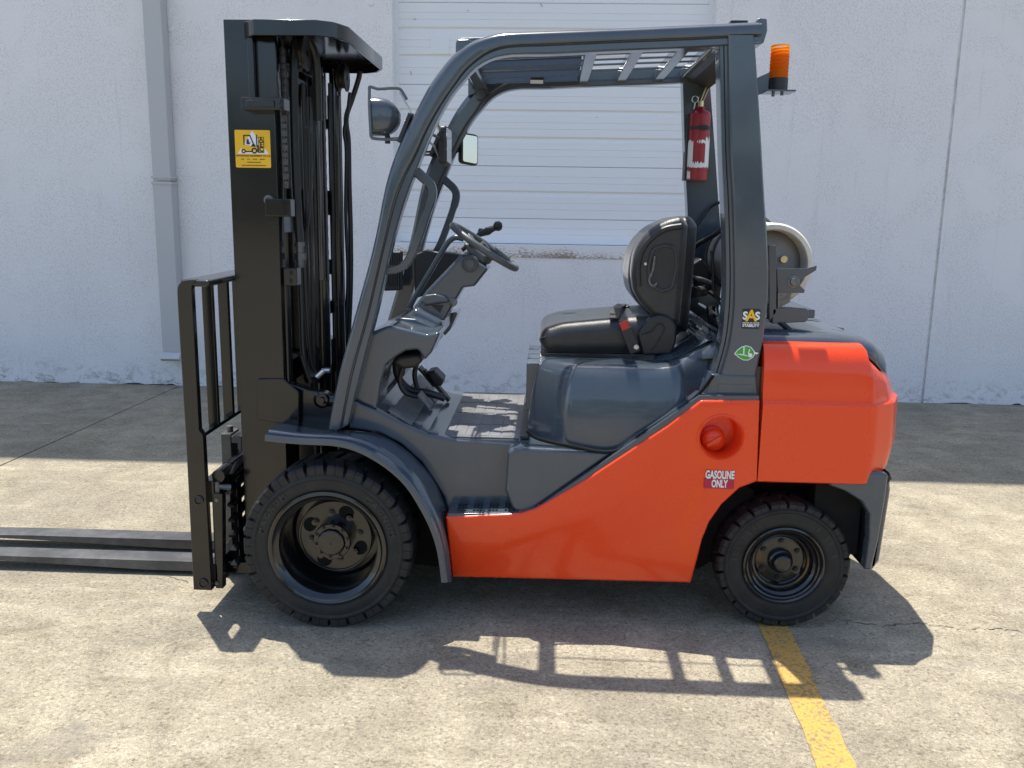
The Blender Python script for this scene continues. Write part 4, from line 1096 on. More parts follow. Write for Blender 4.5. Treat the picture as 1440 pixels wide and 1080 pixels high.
# ---- seat
SY0, SY1 = .395, 2 * YC - .395
cu = [(756, 478, .06), (764, 462, .06), (790, 454, .2), (850, 449, .3), (915, 445, .03), (932, 456, .02), (930, 499), (800, 501, .12), (766, 497, .06)]
q = MB(); q.rprism(fillet(xz(cu, SY0), .01, 6), SY0, SY1, .055, 7)
zc = Z_(820, 455, SY0)
q.v = [(x, y, z - .022 * max(0, 1 - ((y - YC) / .17) ** 2) * (1 if z > zc - .04 else 0)) for x, y, z in q.v]
seat = q.build('seat', VINYL, FK, angle=60)
# seams of the cushion top
for dy in (-.10, .10):
    q = MB(); q.tube([(x, YC + dy, z) for x, z in [(X_(790, 451, .5), Z_(790, 451, .5)), (X_(880, 446, .5), Z_(880, 446, .5))]], .003, 6); q.build('piping', VINYL, seat)
q = MB(); q.tube(spline([at(p, y, SY0 + .012) for p, y in [(759, 476), (790, 468), (830, 465), (890, 463)]], 5), .003, 6); q.build('piping', VINYL, seat)
bk = [(876, 382, .2), (881, 347, .2), (903, 321, .2), (932, 307, .2), (960, 303, .03), (969, 316, .03), (967, 345, .1), (962, 400, .1), (957, 457, .02), (934, 460, .05), (912, 443, .1), (894, 424, .1), (880, 406, .1)]
q = MB(); q.rprism(fillet(xz(bk, SY1 - .10), .02, 6), SY0 + .13, SY1 - .005, .05, 6); back = q.build('backrest', VINYL, seat, angle=60)
bk2 = [(888, 385, .2), (892, 350, .2), (912, 323, .2), (940, 308, .2), (960, 304, .03), (969, 316, .03), (967, 345, .1), (962, 400, .1), (957, 457, .02), (936, 460, .05), (916, 443, .1), (902, 428, .1), (891, 410, .1)]
q = MB(); q.rprism(fillet(xz(bk2, SY0), .02, 6), SY0, SY0 + .12, .035, 6); bol = q.build('side_bolster', VINYL, seat, angle=60)
# moulded handle recess on the side of the backrest
rec = [(918, 350), (935, 345), (950, 348), (952, 375), (945, 405), (930, 410), (915, 400), (912, 375)]
q = MB(); q.rprism(fillet(xz(rec, SY0), .03, 4), SY0 - .003, SY0 + .02, .003); q.build('bolster_recess', PLASTIC, seat)
q = MB(); q.tube([(x, SY0 - .004, z) for x, z in fillet(xz(rec, SY0), .03, 4)], .009, 8, True); q.build('recess_edge', VINYL, seat, angle=60)
q = MB(); q.tube(spline([at(p, y, SY0 - .004) for p, y in [(898, 402), (897, 375), (903, 352), (917, 334), (936, 322), (958, 318)]], 6), [.012] * 31, 10); q.build('moulded_edge', PLASTIC, seat)
q = MB(); q.tube(spline([at(p, y, SY0 - .008) for p, y in [(921, 360), (918, 380), (913, 394), (918, 402), (924, 398)]], 6), .006, 8); q.build('release_handle', DSTEEL, seat)
a_ = at(907.5, 371, SY0 - .012); q = MB(); q.lathe([(0, -.004), (.006, -.003), (.006, .002)], (a_.x, SY0 - .012, a_.z), 'y', 12); q.build('button', STEEL, seat)
hb = [(896, 470, .03), (912, 447, .06), (935, 441, .06), (953, 455, .05), (951, 482, .03), (944, 499, .01), (904, 500)]
q = MB(); q.rprism(fillet(xz(hb, SY0 - .02), .01, 4), SY0 - .022, SY0 + .03, .012); hinge = q.build('hinge_cover', PLASTIC, seat, angle=50)
q = MB(); q.tube(spline([at(p, y, SY0 - .024) for p, y in [(902, 470), (916, 466), (922, 458), (930, 455), (934, 463), (926, 478), (920, 488), (914, 492)]], 5), .003, 6); q.build('hinge_cable', HOSE, seat)
q = MB(); q.bar(at(880, 462, SY0 - .03), at(894, 496, SY0 - .03), .012, .045, (1, 0, .4)); bu = q.build('belt_buckle', PLASTIC, seat, bevel=.004)
q = MB(); q.bar(at(876, 452, SY0 - .03), at(880.5, 463, SY0 - .03), .014, .034, (1, 0, .4)); q.build('release_button', REDBTN, bu, bevel=.002)
e = at(894.5, 488, SY0 - .038); q = MB(); q.lathe([(0, -.008), (.010, -.006), (.013, .004)], (e.x, SY0 - .038, e.z), 'y', 14); q.build('bolt', STEEL, bu)
q = MB(); q.tube(spline([at(859, 450, SY0 + .03), at(862, 436, SY0 + .09), at(868, 430, SY0 + .2), at(872, 430, SY1 - .1)], 5), .004, 6)
q = MB(); q.loft([[at(856, 452, SY0 + .01) + Vector((dx, 0, .012 + dz)) for dx, dz in ((0, 0), (.04, 0), (.04, .004), (0, .004))], [at(860, 438, SY0 + .1) + Vector((dx, 0, .012 + dz)) for dx, dz in ((0, 0), (.04, 0), (.04, .004), (0, .004))], [at(868, 432, SY1 - .1) + Vector((dx, 0, .012 + dz)) for dx, dz in ((0, 0), (.04, 0), (.04, .004), (0, .004))]]); q.build('lap_belt', PLASTIC, seat, smooth=False)
q = MB(); q.rprism(fillet(xz([(868, 436), (872, 431), (884, 429), (888, 437), (884, 441)], SY1 - .12), .006), SY1 - .14, SY1 - .07, .008); q.build('belt_tongue', PLASTIC, seat)
q = MB(); q.rprism(xz([(760, 496), (945, 499), (945, 504), (762, 501)], SY0 + .01), SY0 + .01, SY1 - .01); q.build('seat_rail', BLACK, seat, smooth=False)
q = MB(); q.rprism(xz([(770, 500), (935, 503), (935, 526), (775, 524)], SY0 + .06), SY0 + .06, SY1 - .06); q.build('seat_mount', PLASTIC, seat, smooth=False)
q = MB(); cyl(q, at(797, 508, SY0), at(808, 508, SY0), .006, 8); q.build('slide_lever', GREEN, seat)

# ---- mast
mast = MB(); MY = .275; mx0, mx1 = -1.231, -1.048; mz1 = Z_(325, 27, MY)
def channel(y0, x0, x1, z0, z1, t=.018, d=.075):
    c_ = MB(); c_.loft([[(x0, y0, z), (x1, y0, z), (x1, y0 + d, z), (x1 - t, y0 + d, z), (x1 - t, y0 + t, z), (x0 + t, y0 + t, z), (x0 + t, y0 + d, z), (x0, y0 + d, z)] for z in (z0, z1)])
    return c_
c_ = channel(MY, mx0, mx1, .09, mz1)
mo = c_.build('mast', BLACK, FK, bevel=.004); c_.mirrored().build('outer_rail', BLACK, mo, bevel=.004)
for nm, yy, xa_, xb_, zt2 in (('middle_rail', .315, -1.21, -1.062, mz1 - .05), ('inner_rail', .365, -1.20, -1.078, mz1 - .10)):
    c_ = channel(yy, xa_, xb_, .11, zt2, .016, .05); c_.build(nm, BLACK, mo, bevel=.003); c_.mirrored().build(nm, BLACK, mo, bevel=.003)
# crosshead at the top
pp = [(-1.15, .28), (-1.135, .225), (-1.085, .175), (-.86, .175), (-.80, .215), (-.765, .30)]
pp = pp + [(x, 2 * YC - y) for x, y in pp[::-1]]
zp0, zp1 = Z_(400, 47, .175), Z_(400, 27, .175)
c_ = MB(); c_.rim(pp, zp1 - .055, zp1, .012); c_.build('crosshead', BLACK, mo, bevel=.003)
c_ = MB(); c_.box(-1.10, -1.03, .40, 2 * YC - .40, zp1 - .12, zp1 - .058); c_.build('crosshead_web', BLACK, mo, bevel=.004)
# stop bracket on the near rail
v0, v1 = at(339, 154, .20), at(399, 137, .20)
c_ = MB(); c_.box(v0.x, v1.x, .20, .276, v0.z, v1.z); c_.box(v0.x + .02, v1.x - .035, .193, .2, v0.z + .010, v1.z - .010); both(c_, 'stop_bracket', BLACK, mo, bevel=.004)
a0, a1 = at(352, 138, .24), at(385, 50, .24)
c_ = MB(); c_.box(a0.x, a0.x + .022, .225, .276, a0.z, a1.z); c_.box(a0.x + .022, a1.x, .255, .276, a0.z, a1.z); both(c_, 'stop_plate', BLACK, mo, bevel=.003)
for px, py in ((393, 141), (393, 150)):
    e = at(px, py, .19); c_ = nut(.010, .008); c_.v = [(x + e.x, y + .2, z + e.z) for x, y, z in c_.v]; c_.build('bolt', BLACK, mo)
# roller housings beside the rail
for (xa_, ya_, xb_, yb_), yy in (((372, 305, 409, 279), .245), ((397.5, 402, 418, 377), .30)):
    a0, a1 = at(xa_, yb_, yy), at(xb_, ya_, yy)
    c_ = MB(); c_.box(a0.x, a1.x, yy, yy + .06, a1.z, a0.z); ro_ = both(c_, 'roller_housing', BLACK, mo, bevel=.004)[0]
    for k in (0, 1):
        e = at(xb_ - 11 if xb_ > 410 else xb_ - 11, yb_ + 7 + 11.5 * k, yy); c_ = nut(.011, .010); c_.v = [(x + e.x, y + yy, z + e.z) for x, y, z in c_.v]; c_.build('bolt', BLACK, ro_)
e = at(377, 281, .25); c_ = MB(); c_.lathe([(0, -.01), (.018, -.008), (.02, .03)], (e.x, .26, e.z), 'y', 16); c_.build('roller_pin', DSTEEL, mo)
# cylinders, rods
def vert(px, Y, r, z0, z1, name, mat, n=18):
    c_ = MB(); x = X_(px, 300, Y); cyl(c_, (x, Y, z0), (x, Y, z1), r, n); return c_.build(name, mat, mo)
vert(396, .345, .024, .18, 1.34, 'lift_cylinder', BLACK); vert(391, .36, .016, 1.34, mz1 - .08, 'lift_rod', ROD)
vert(473, .935, .030, .18, 2.10, 'lift_cylinder', BLACK); vert(473, .935, .019, 2.10, mz1 - .08, 'lift_rod', ROD)
vert(449, .66, .036, .30, 1.30, 'centre_cylinder', BLACK); vert(448, .66, .022, 1.3, 2.0, 'centre_rod', ROD)
for px, Y, z0, z1, r in ((437, .55, .5, 2.05, .011), (431, .52, .6, 2.1, .009), (480, 1.0, .5, 2.15, .010), (468, .90, .5, 2.15, .009), (443, .62, 1.0, 2.1, .008)):
    vert(px, Y, r, z0, z1, 'pipe', HOSE, 10)
# chains: leaves of links
link = MB(); link.rprism(fillet([(-.010, -.019), (.010, -.019), (.010, .019), (-.010, .019)], .009, 3), -.0035, .0035, .0)
lk = link.mesh('link')
lk2 = MB(); lk2.rprism(fillet([(-.009, -.017), (.009, -.017), (.009, .017), (-.009, .017)], .008, 3), -.0035, .0035); lk2 = lk2.mesh('link')
for px, Y, z0, z1 in ((399, .33, 1.70, mz1 - .06), (457, .74, .55, mz1 - .10)):
    x = X_(px, 300 if px > 420 else 100, Y); n_ = int((z1 - z0) / .027)
    ch = MB(); ch.bar((x, Y, z0), (x, Y, z1), .008, .022, (0, 1, 0)); co_ = ch.build('lift_chain', CHAIN, mo, smooth=False)
    qq = MB()
    for k in range(n_):
        z = z0 + k * .027
        for e, dy in enumerate((-.014, -.006, .002, .010)):
            base = lk if (k + e) % 2 else lk2
            qq.add([(x + v.co.y * 0 + v.co.x, Y + dy + v.co.y, z + v.co.z) for v in base.vertices], [tuple(p.vertices) for p in base.polygons])
        cyl(qq, (x, Y - .021, z + .0135), (x, Y + .018, z + .0135), .0042, 6)
    lo_ = qq.build('chain_links', CHAIN, co_); lo_['kind'] = 'stuff'
# pulleys
for px, py, Y, r in ((425, 75, .45, .060), (482, 110, .95, .050)):
    e = at(px, py, Y); c_ = MB(); c_.lathe([(.012, -.02), (r + .008, -.02), (r + .008, -.014), (r - .006, -.008), (r - .006, .008), (r + .008, .014), (r + .008, .02), (.012, .02)], (e.x, Y, e.z), 'x', 32)
    c_.v = [tuple(Vector(v)) for v in c_.v]; c_.build('hose_pulley', PLASTIC, mo)
# hoses
def hose(pts, r, name='hose', mat=None, par=None):
    c_ = MB(); c_.tube(spline([at(a, b_, Y) for a, b_, Y in pts], 6), r, 10); return c_.build(name, mat or HOSE, par or mo)
hose([(447, 170, .55), (444, 90, .53), (434, 58, .50), (424, 52, .46), (416, 60, .42), (413, 90, .40), (413, 150, .40), (416, 250, .40), (421, 340, .40)], .0185)
hose([(421, 370, .40), (424, 430, .40), (427, 500, .40), (436, 527, .40), (446, 528, .40)], .012)
hose([(426, 350, .42), (432, 450, .42), (438, 510, .45), (447, 530, .45)], .008)
hose([(424, 500, .39), (430, 520, .39), (438, 538, .39)], .008)
c_ = MB(); e0, e1 = at(421, 340, .40), at(422, 376, .40)
for k, (a, b_, r) in enumerate(((0, .2, .021), (.2, .45, .017), (.45, .7, .024), (.7, 1, .018))): cyl(c_, e0.lerp(e1, a), e0.lerp(e1, b_), r, 6 if k % 2 == 0 else 12)
c_.build('hose_fitting', DSTEEL, mo)
hose([(506, 100, 1.03), (504, 112, 1.03), (495, 140, 1.03), (488, 160, 1.02), (487, 175, 1.02), (490, 200, 1.02), (491, 260, 1.02), (493, 330, 1.02), (493, 400, 1.02), (490, 470, 1.02), (484, 540, 1.0)], .012)
hose([(492, 130, 1.0), (488, 165, 1.0), (484, 185, 1.0), (487, 215, 1.0), (486, 300, 1.0), (489, 380, 1.0), (487, 440, 1.0), (480, 530, 1.0)], .008)
hose([(440, 120, .6), (441, 200, .58), (436, 260, .55), (430, 320, .52), (428, 420, .5)], .007)
hose([(430, 178, .45), (437, 190, .46), (437, 260, .46), (433, 320, .46)], .006)
# cross members between the rails
for py, h, d in ((285, .11, .10), (441, .06, .10), (512, .16, .12), (590, .2, .14), (75, .10, .05)):
    z = Z_(460, py, .64); c_ = MB(); c_.box(-1.06, -1.06 + d * .6, .60, 2 * YC - .30, z - h / 2, z + h / 2); c_.build('cross_member', BLACK, mo, bevel=.005)
for z in (.25, .9, 1.55, 2.1):
    c_ = MB(); c_.box(-1.19, -1.12, .42, 2 * YC - .42, z - .05, z + .05); c_.build('inner_tie', BLACK, mo, bevel=.004)
# mounting boss, raised plate and tilt cylinder at the foot
c_ = MB(); c_.rprism(fillet(xz([(361, 533), (398, 533), (420, 552), (420, 600), (361, 590)], .262), .012), .262, .276, .004); both(c_, 'boss_plate', BLACK, mo)
c_ = MB(); c_.rprism(fillet(xz([(395, 535), (430, 548), (452, 552), (470, 575), (470, 600), (440, 604), (395, 596)], .30), .02), .30, .36, .006); both(c_, 'tilt_bracket', BLACK, mo)
e = at(452, 563, .27); c_ = MB(); c_.lathe([(.034, .32), (.034, .275), (.026, .268), (.024, .276), (.014, .276), (.012, .264), (0, .264)], (e.x, 0, e.z), 'y', 28); c_.build('tilt_pivot', BLACK, mo)
c_ = MB(); cyl(c_, (e.x, .30, e.z), (e.x + .16, .30, e.z - .02), .028, 16); both(c_, 'tilt_cylinder', BLACK, mo)
c_ = MB(); cyl(c_, at(446, 530, .34), at(456, 521, .34), .013, 10); cyl(c_, at(456, 521, .34), at(464, 521, .34), .011, 8); c_.build('chrome_fitting', STEEL, mo)
# decal on the near rail
DYY = MY
d00, d10, d01 = at(332, 235.5, MY), at(381.5, 237, MY), at(329.5, 183, MY)
W_, H_ = d10.x - d00.x, at(380, 184, MY).z - d10.z
dxx, dzz_ = d00.x, d00.z
def D(u, v): return (dxx + u * W_, dzz_ + v * H_)
c_ = MB(); c_.rprism(fillet([D(0, 0), D(1, 0), D(1, 1), D(0, 1)], .006), DYY - .0012, DYY + .002); dec = c_.build('dealer_decal', YELLOW, mo, smooth=False)
c_ = MB(); c_.rprism([D(.07, .37), D(.95, .37), D(.50, .98)], DYY - .0018, DYY); c_.build('decal_triangle', WHITE, dec, smooth=False)
c_ = MB()
y2 = DYY - .0026
def dline(p, q_, w_=.016):
    a, b_ = Vector(D(*p)), Vector(D(*q_)); t_ = (b_ - a).normalized(); n2 = Vector((-t_.y, t_.x)) * (w_ * W_ / 2)
    c_.rprism([tuple(a - n2), tuple(b_ - n2), tuple(b_ + n2), tuple(a + n2)], y2, y2 + .001)
for a, b_ in (((.26, .60), (.26, .865)), ((.26, .855), (.44, .855)), ((.43, .86), (.54, .59)), ((.62, .88), (.62, .56)), ((.645, .60), (.645, .42)), ((.30, .43), (.47, .43)), ((.64, .415), (.82, .415))): dline(a, b_, .032)
for a, b_ in (((.67, .81), (.815, .81)), ((.815, .81), (.815, .42)), ((.67, .81), (.67, .42)), ((.67, .68), (.815, .68)), ((.67, .55), (.815, .55))): dline(a, b_, .016)
for (u, v), r in (((.24, .44), .062), ((.545, .455), .082)):
    cx1, cz1 = D(u, v); c_.lathe([(r * W_ * .5, y2 - .0002), (r * W_, y2 - .0002), (r * W_, y2 + .001)], (cx1, 0, cz1), 'y', 20)
for i, ch in enumerate('AEC'):
    p = D(.742, .745 - .13 * i); flat_text(c_, ch, p[0], y2, p[1], .0225, .0008)
c_.rprism([D(.45, .56), D(.50, .63), D(.55, .63), D(.60, .56)], y2, y2 + .001)
p = D(.51, .315); flat_text(c_, 'AFFORDABLE EQUIPMENT CO LLC', p[0], y2, p[1], .0088, .0002, .98)
for v, segs in ((.225, ((.16, .25), (.33, .42), (.49, .62), (.69, .84))), (.145, ((.33, .72),)), (.06, ((.17, .86),))):   # print too small to read
    for u0, u1 in segs:
        n_ = max(2, int((u1 - u0) / .035))
        for k in range(n_):
            ua = u0 + (u1 - u0) * k / n_; dline((ua, v), (ua + (u1 - u0) / n_ * .7, v), .020)
c_.build('decal_print', INK, dec, smooth=False)
c_ = MB(); c_.rprism([D(.18, .44), D(.46, .44), D(.62, .46), D(.62, .56), D(.46, .56), D(.40, .60), D(.22, .60), D(.19, .56)], DYY - .0022, DYY); c_.rprism([D(.67, .42), D(.815, .42), D(.815, .81), D(.67, .81)], DYY - .0022, DYY); c_.build('decal_truck', YELLOW, dec, smooth=False)
c_ = MB(); c_.rprism([D(.33, .62), D(.41, .62), D(.44, .66), D(.40, .68), D(.39, .76), D(.35, .76), D(.33, .70)], DYY - .0030, DYY); c_.build('decal_driver', BLUEINK, dec, smooth=False)

# ---- carriage, load backrest and forks
px0, px1 = -1.392, -1.322
PY0, PY1 = .098, .135
zb1, zt1 = .098, Z_(258, 392, .1)
zmid = Z_(288, 612, .1)
c_ = MB(); c_.rprism(fillet([(px0, zb1), (px1 + .004, zb1), (px1 + .002, zmid), (px1 - .012, zmid + .02), (px1 - .012, zt1 - .03, .03), (px1 + .01, zt1, .02), (px0 + .004, zt1 - .010, .045), (px0 + .002, zt1 - .09, .03), (px0 + .004, zmid)], .001), PY0, PY1, .004)
car = c_.build('carriage', BLACK, FK); c_.mirrored().build('end_post', BLACK, car)
q = MB(); q.box(px0 + .012, px1 + .055, PY0 + .004, 2 * YC - PY0 - .004, zt1 - .030, zt1 - .004); q.build('backrest_top', BLACK, car, bevel=.012, seg=3)
for y in (.26, .43, .60, .77, .94):
    q = MB(); q.box(px0 + .032, px0 + .074, y, y + .025, zmid, zt1 - .028); q.build('backrest_bar', BLACK, car, bevel=.003)
q = MB(); q.box(px0 + .04, px1 + .002, PY1 - .01, 2 * YC - PY1 + .01, zmid - .012, zmid + .004); q.build('backrest_foot', BLACK, car, bevel=.003)
for px, py in ((279.5, 703.5), (286, 820)):
    e = at(px, py, PY0); q = MB(); q.lathe([(.020, 0), (.020, -.006), (.014, -.008), (.012, -.002), (0, -.001)], (e.x, PY0, e.z), 'y', 20); q.build('bolt', BLACK, car)
z_up, z_lo = Z_(300, 655, .3), Z_(305, 815, .3)
q = MB(); q.box(-1.345, -1.300, .13, 2 * YC - .13, z_up - .10, z_up - .01); q.build('upper_bar', BLACK, car, bevel=.004)
q = MB(); q.box(-1.345, -1.300, .13, 2 * YC - .13, .10, .20); q.build('lower_bar', BLACK, car, bevel=.004)
a0, a1 = at(297.5, 693, .13), at(313, 828, .13)
q = MB(); q.rprism(fillet([(a0.x, a0.z), (X_(313, 697, .13), a0.z - .005), (X_(313.5, 826, .13), a1.z), (X_(303, 828, .13), a1.z)], .003), .13, .17, .004); sp_ = both(q, 'side_plate', BLACK, car)[0]
for py in (703, 820):
    e = at(305, py, .13); q = MB(); q.lathe([(0, -.004), (.008, -.004), (.009, 0)], (e.x, .13, e.z), 'y', 12); q.build('bolt', DSTEEL, sp_)
q = MB(); q.box(-1.285, -1.25, .25, .30, .11, .52); both(q, 'roller_plate', BLACK, car, bevel=.004)
za = Z_(290, 675, .16)
q = MB(); cyl(q, (-1.288, .15, za + .02), (-1.288, 1.13, za + .02), .026, 18); q.build('shift_tube', BLACK, car)
q = MB(); cyl(q, (-1.288, .26, za + .02), (-1.288, .36, za + .02), .028, 18); cyl(q, (-1.288, .44, za + .02), (-1.288, .60, za + .02), .028, 18); q.build('shift_rod', ROD, car)
q = MB(); cyl(q, (-1.265, .19, za - .06), (-1.265, 1.08, za - .06), .010, 10); q.build('shift_pipe', DSTEEL, car)
e = at(306, 686, .16); q = MB(); cyl(q, (e.x, .15, e.z - .02), (e.x, .15, e.z + .03), .014, 6); cyl(q, (e.x, .15, e.z + .01), (e.x + .05, .17, e.z), .012, 8); q.build('hydraulic_fitting', DSTEEL, car)
for k in range(7):
    q = MB(); z = .16 + k * .065; q.bar((-1.262, .20, z), (-1.235, .36, z + .05), .03, .012); q.build('brace', BLACK, car, smooth=False)
q = MB(); q.box(-1.30, -1.20, .22, 1.06, .12, .17); q.build('lower_plate', BLACK, car, bevel=.004)
# forks
for y0 in (.462, .715):
    y1 = y0 + .105; fk = MB()
    prof = [(-1.345, .65), (-1.388, .65), (-1.390, .105), (-1.400, .070), (-1.43, .0645), (-2.40, .064), (-2.66, .060), (-2.70, .052), (-2.67, .046), (-2.40, .040), (-1.75, .018), (-1.40, .018), (-1.36, .028), (-1.345, .06)]
    fk.rprism(prof, y0, y1, .003, 2)
    fo = fk.build('fork', FORK, FK)
    q = MB(); q.rprism([(-1.345, .64), (-1.30, .64), (-1.30, .58), (-1.318, .58), (-1.318, .61), (-1.345, .61)], y0 + .004, y1 - .004, .003); q.build('fork_hook', FORK, fo)
    q = MB(); cyl(q, (-1.365, y0 + .05, .64), (-1.365, y0 + .05, .675), .014, 12); q.build('fork_pin', DSTEEL, fo)

# ---- things carried on the truck
# gas cylinder lying across behind the guard
TY0, TY1 = .36, 1.02
tc0 = at(1086, 372, TY0); TR = .160
tank = empty('gas_cylinder', (tc0.x, TY0, tc0.z - TR))
tag(tank, 'worn white propane cylinder lying across in the bracket behind the rear pillars', 'gas cylinder')
q = MB(); q.lathe([(0, TY0 + .04), (.05, TY0 + .043), (.10, TY0 + .06), (.135, TY0 + .09), (TR - .006, TY0 + .13), (TR - .004, TY0 + .17), (TR - .004, TY1 - .10), (.14, TY1 - .05), (.09, TY1 - .02), (0, TY1)], (tc0.x, 0, tc0.z), 'y', 48); q.build('shell', TANKG, tank, angle=60)
q = MB(); q.lathe([(TR - .030, TY0 + .10), (TR - .028, TY0 + .004), (TR - .022, TY0 - .004), (TR - .006, TY0 - .002), (TR + .001, TY0 + .012), (TR + .001, TY0 + .16), (TR - .004, TY0 + .165)], (tc0.x, 0, tc0.z), 'y', 56); q.build('collar', TANKW, tank, angle=50)
for y in (.78, .94):
    q = MB(); q.lathe([(TR - .004, y - .018), (TR + .002, y - .017), (TR + .002, y + .017), (TR - .004, y + .018)], (tc0.x, 0, tc0.z), 'y', 48); q.build('strap', PLASTIC, tank)
q = MB(); v = at(1062, 330, .8); q.tube(spline([(tc0.x - .05, .75, tc0.z + TR - .005), (tc0.x + .02, .74, tc0.z + TR + .02), (tc0.x + .05, .73, tc0.z + TR + .012), (tc0.x + .09, .73, tc0.z + TR - .03)], 5), .006, 8); q.build('strap_handle', DSTEEL, tank)
q = MB(); cyl(q, (tc0.x - .02, TY0 + .045, tc0.z - .01), (tc0.x - .02, TY0 - .0, tc0.z - .01), .022, 14); cyl(q, (tc0.x + .05, TY0 + .07, tc0.z + .02), (tc0.x + .05, TY0 + .02, tc0.z + .02), .014, 10); q.build('valve', BRASS, tank)
# the bracket belongs to the truck
bkY = .30
q = MB(); q.rprism(fillet(xz([(1081, 345), (1092, 345), (1092, 440), (1082, 452)], bkY), .003), bkY, bkY + .05, .003); tb = q.build('tank_bracket', GREY, FK)
q = MB(); q.rprism(fillet(xz([(1092, 378), (1135, 377), (1149, 373), (1148, 380), (1120, 397), (1132, 408), (1131, 412), (1094, 412)], bkY), .003), bkY, bkY + .012, .002); q.build('bracket_arm', GREY, tb)
q = MB(); q.rprism(fillet(xz([(1086, 434), (1112, 432), (1136, 434, .015), (1139, 444, .015), (1134, 453, .015), (1086, 455)], bkY), .003), bkY, bkY + .05, .004); q.build('bracket_foot', GREY, tb)
q = MB(); q.rprism(xz([(1094, 412), (1113, 412), (1111, 425), (1094, 434)], bkY), bkY + .001, bkY + .03); q.build('bracket_link', DSTEEL, tb)
e = at(1116, 396, bkY); q = MB(); q.lathe([(.024, .012), (.024, -.002), (.016, -.004), (.014, -.012), (0, -.013)], (e.x, bkY, e.z), 'y', 18); q.build('latch_pin', DSTEEL, tb)
q = MB(); q.box(at(1088, 440, .4).x, at(1140, 440, .4).x, .34, 1.0, tc0.z - TR - .045, tc0.z - TR - .012); q.build('cradle', GREY, tb, bevel=.004)
q = MB(); q.tube([at(1096, 452, bkY + .01), at(1119, 472, bkY + .01), at(1122, 474, bkY + .02)], .011, 8); q.build('stay_rod', PLASTIC, tb)
q = MB(); q.tube([at(1000, 430, .5), at(1004, 470, .5)], .02, 8); q.bar((tc0.x, .45, tc0.z - TR - .03), (tc0.x, .45, tc0.z - TR - .12), .06, .06); q.bar((tc0.x, .85, tc0.z - TR - .03), (tc0.x, .85, tc0.z - TR - .12), .06, .06); q.build('bracket_post', BLACK, tb, smooth=False)
# regulator, pipes and hoses between the seat and the cylinder
q = MB(); q.rprism(fillet(xz([(968, 372), (984, 362), (996, 380), (998, 410), (975, 414)], .85), .01), .80, .93, .01); q.build('gas_regulator', PLASTIC, FK)
q = MB(); cyl(q, at(974, 411, .70), at(990, 409, .76), .024, 16); q.build('air_pipe', DSTEEL, FK)
q = MB(); q.rprism(xz([(965, 405), (1010, 408), (1008, 445), (962, 446)], .95), .93, 1.02); q.build('rear_panel', GREY, FK, smooth=False)
def fhose(pts, r, mat=HOSE):
    c_ = MB(); c_.tube(spline([at(a, b_, Y) for a, b_, Y in pts], 6), r, 10); return c_.build('gas_hose', mat, FK)
fhose([(1018, 283, .95), (1006, 287, .98), (998, 293, 1.0), (988, 306, 1.0), (978, 322, 1.0), (970, 345, .98), (966, 362, .95)], .007)
fhose([(1020, 318, .80), (1008, 328, .82), (995, 336, .85), (982, 343, .88), (970, 355, .9)], .011)
fhose([(975, 347, .75), (968, 356, .75), (964, 372, .75), (966, 382, .75), (976, 390, .75), (988, 393, .75), (1000, 398, .75)], .009, DSTEEL)
fhose([(1000, 352, .60), (1003, 380, .60), (1004, 410, .60), (1016, 432, .60)], .006)
fhose([(975, 395, .8), (985, 405, .8), (1000, 412, .78), (1012, 422, .75)], .010)

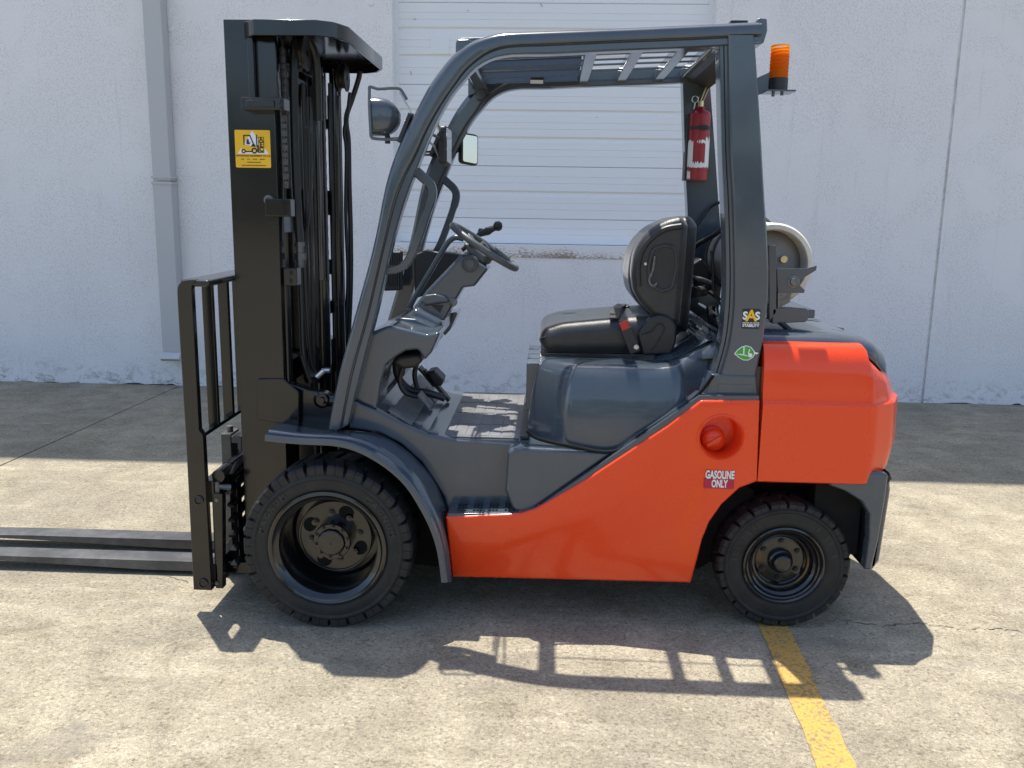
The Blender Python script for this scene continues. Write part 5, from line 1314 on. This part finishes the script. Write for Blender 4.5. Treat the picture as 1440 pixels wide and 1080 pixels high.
# fire extinguisher strapped to the far rear pillar
EY = 1.02
e0, e1 = at(984, 254, EY), at(981.5, 160, EY)
er = (X_(997, 230, EY) - X_(967.5, 230, EY)) / 2; ex = (e0.x + e1.x) / 2 - .002
ext = empty('fire_extinguisher', (ex, EY, e0.z))
tag(ext, 'red fire extinguisher with torn white label strapped to the far rear pillar', 'extinguisher')
h_ = e1.z - e0.z
q = MB(); q.lathe([(0, 0), (er * .94, 0), (er, .008), (er, h_ - .01), (er * .9, h_ + .006), (er * .5, h_ + .018), (er * .42, h_ + .03), (0, h_ + .03)], (ex, EY, e0.z), 'z', 32); q.build('bottle', REDP, ext, angle=50)
def patch(a0, a1, z0, z1, n=14):
    """a torn paper label that follows the bottle"""
    c_ = MB(); A, B2 = [], []
    for k in range(n):
        a = a0 + (a1 - a0) * k / (n - 1); j0_, j1_ = random.uniform(-.006, .006), random.uniform(-.012, .008)
        x, y = ex + (er + .0008) * cos(a), EY + (er + .0008) * sin(a)
        A.append((x, y, e0.z + z0 + j0_)); B2.append((x, y, e0.z + z1 + j1_))
    c_.loft([A, B2], closed_u=False, caps=False); return c_.build('torn_label', WHITE, ext)
patch(radians(185), radians(232), .060, .175); patch(radians(300), radians(352), .058, .185); patch(radians(225), radians(305), .058, .082); patch(radians(190), radians(222), .006, .045); patch(radians(250), radians(300), .165, .172, 10)
q = MB(); q.lathe([(er + .0005, h_ * .76), (er + .003, h_ * .76), (er + .003, h_ * .76 + .014), (er + .0005, h_ * .76 + .014)], (ex, EY, e0.z), 'z', 32); q.box(ex - .004, ex + .026, EY - er - .012, EY - er + .004, e0.z + h_ * .76 - .003, e0.z + h_ * .76 + .016); q.build('clamp_band', PLASTIC, ext)
q = MB(); q.lathe([(.011, h_ + .028), (.014, h_ + .03), (.014, h_ + .055), (.008, h_ + .06), (0, h_ + .06)], (ex, EY, e0.z), 'z', 14); q.bar((ex - .004, EY, e0.z + h_ + .05), (ex + .020, EY, e0.z + h_ + .115), .022, .006, (1, 0, 0)); q.bar((ex + .008, EY, e0.z + h_ + .05), (ex + .030, EY, e0.z + h_ + .108), .018, .004, (1, 0, 0)); q.build('valve_handle', BRASS, ext)
q = MB(); gc = Vector((ex - .028, EY - .01, e0.z + h_ + .062)); q.tube([gc + Vector((.014 * cos(t), 0, .014 * sin(t))) for t in [2 * pi * k / 20 for k in range(20)]], .0022, 6, True); q.tube([gc + Vector((0, 0, -.014)), gc + Vector((-.004, 0, -.045))], .003, 6); q.build('safety_pin', STEEL, ext)
q = MB(); q.box(ex - .030, ex + .024, EY + er - .004, EY + er + .03, e0.z, e0.z + h_); q.box(ex - er - .010, ex - er + .010, EY - .004, EY + er + .02, e0.z, e0.z + h_ * .98); q.build('extinguisher_bracket', PLASTIC, guard, smooth=False)
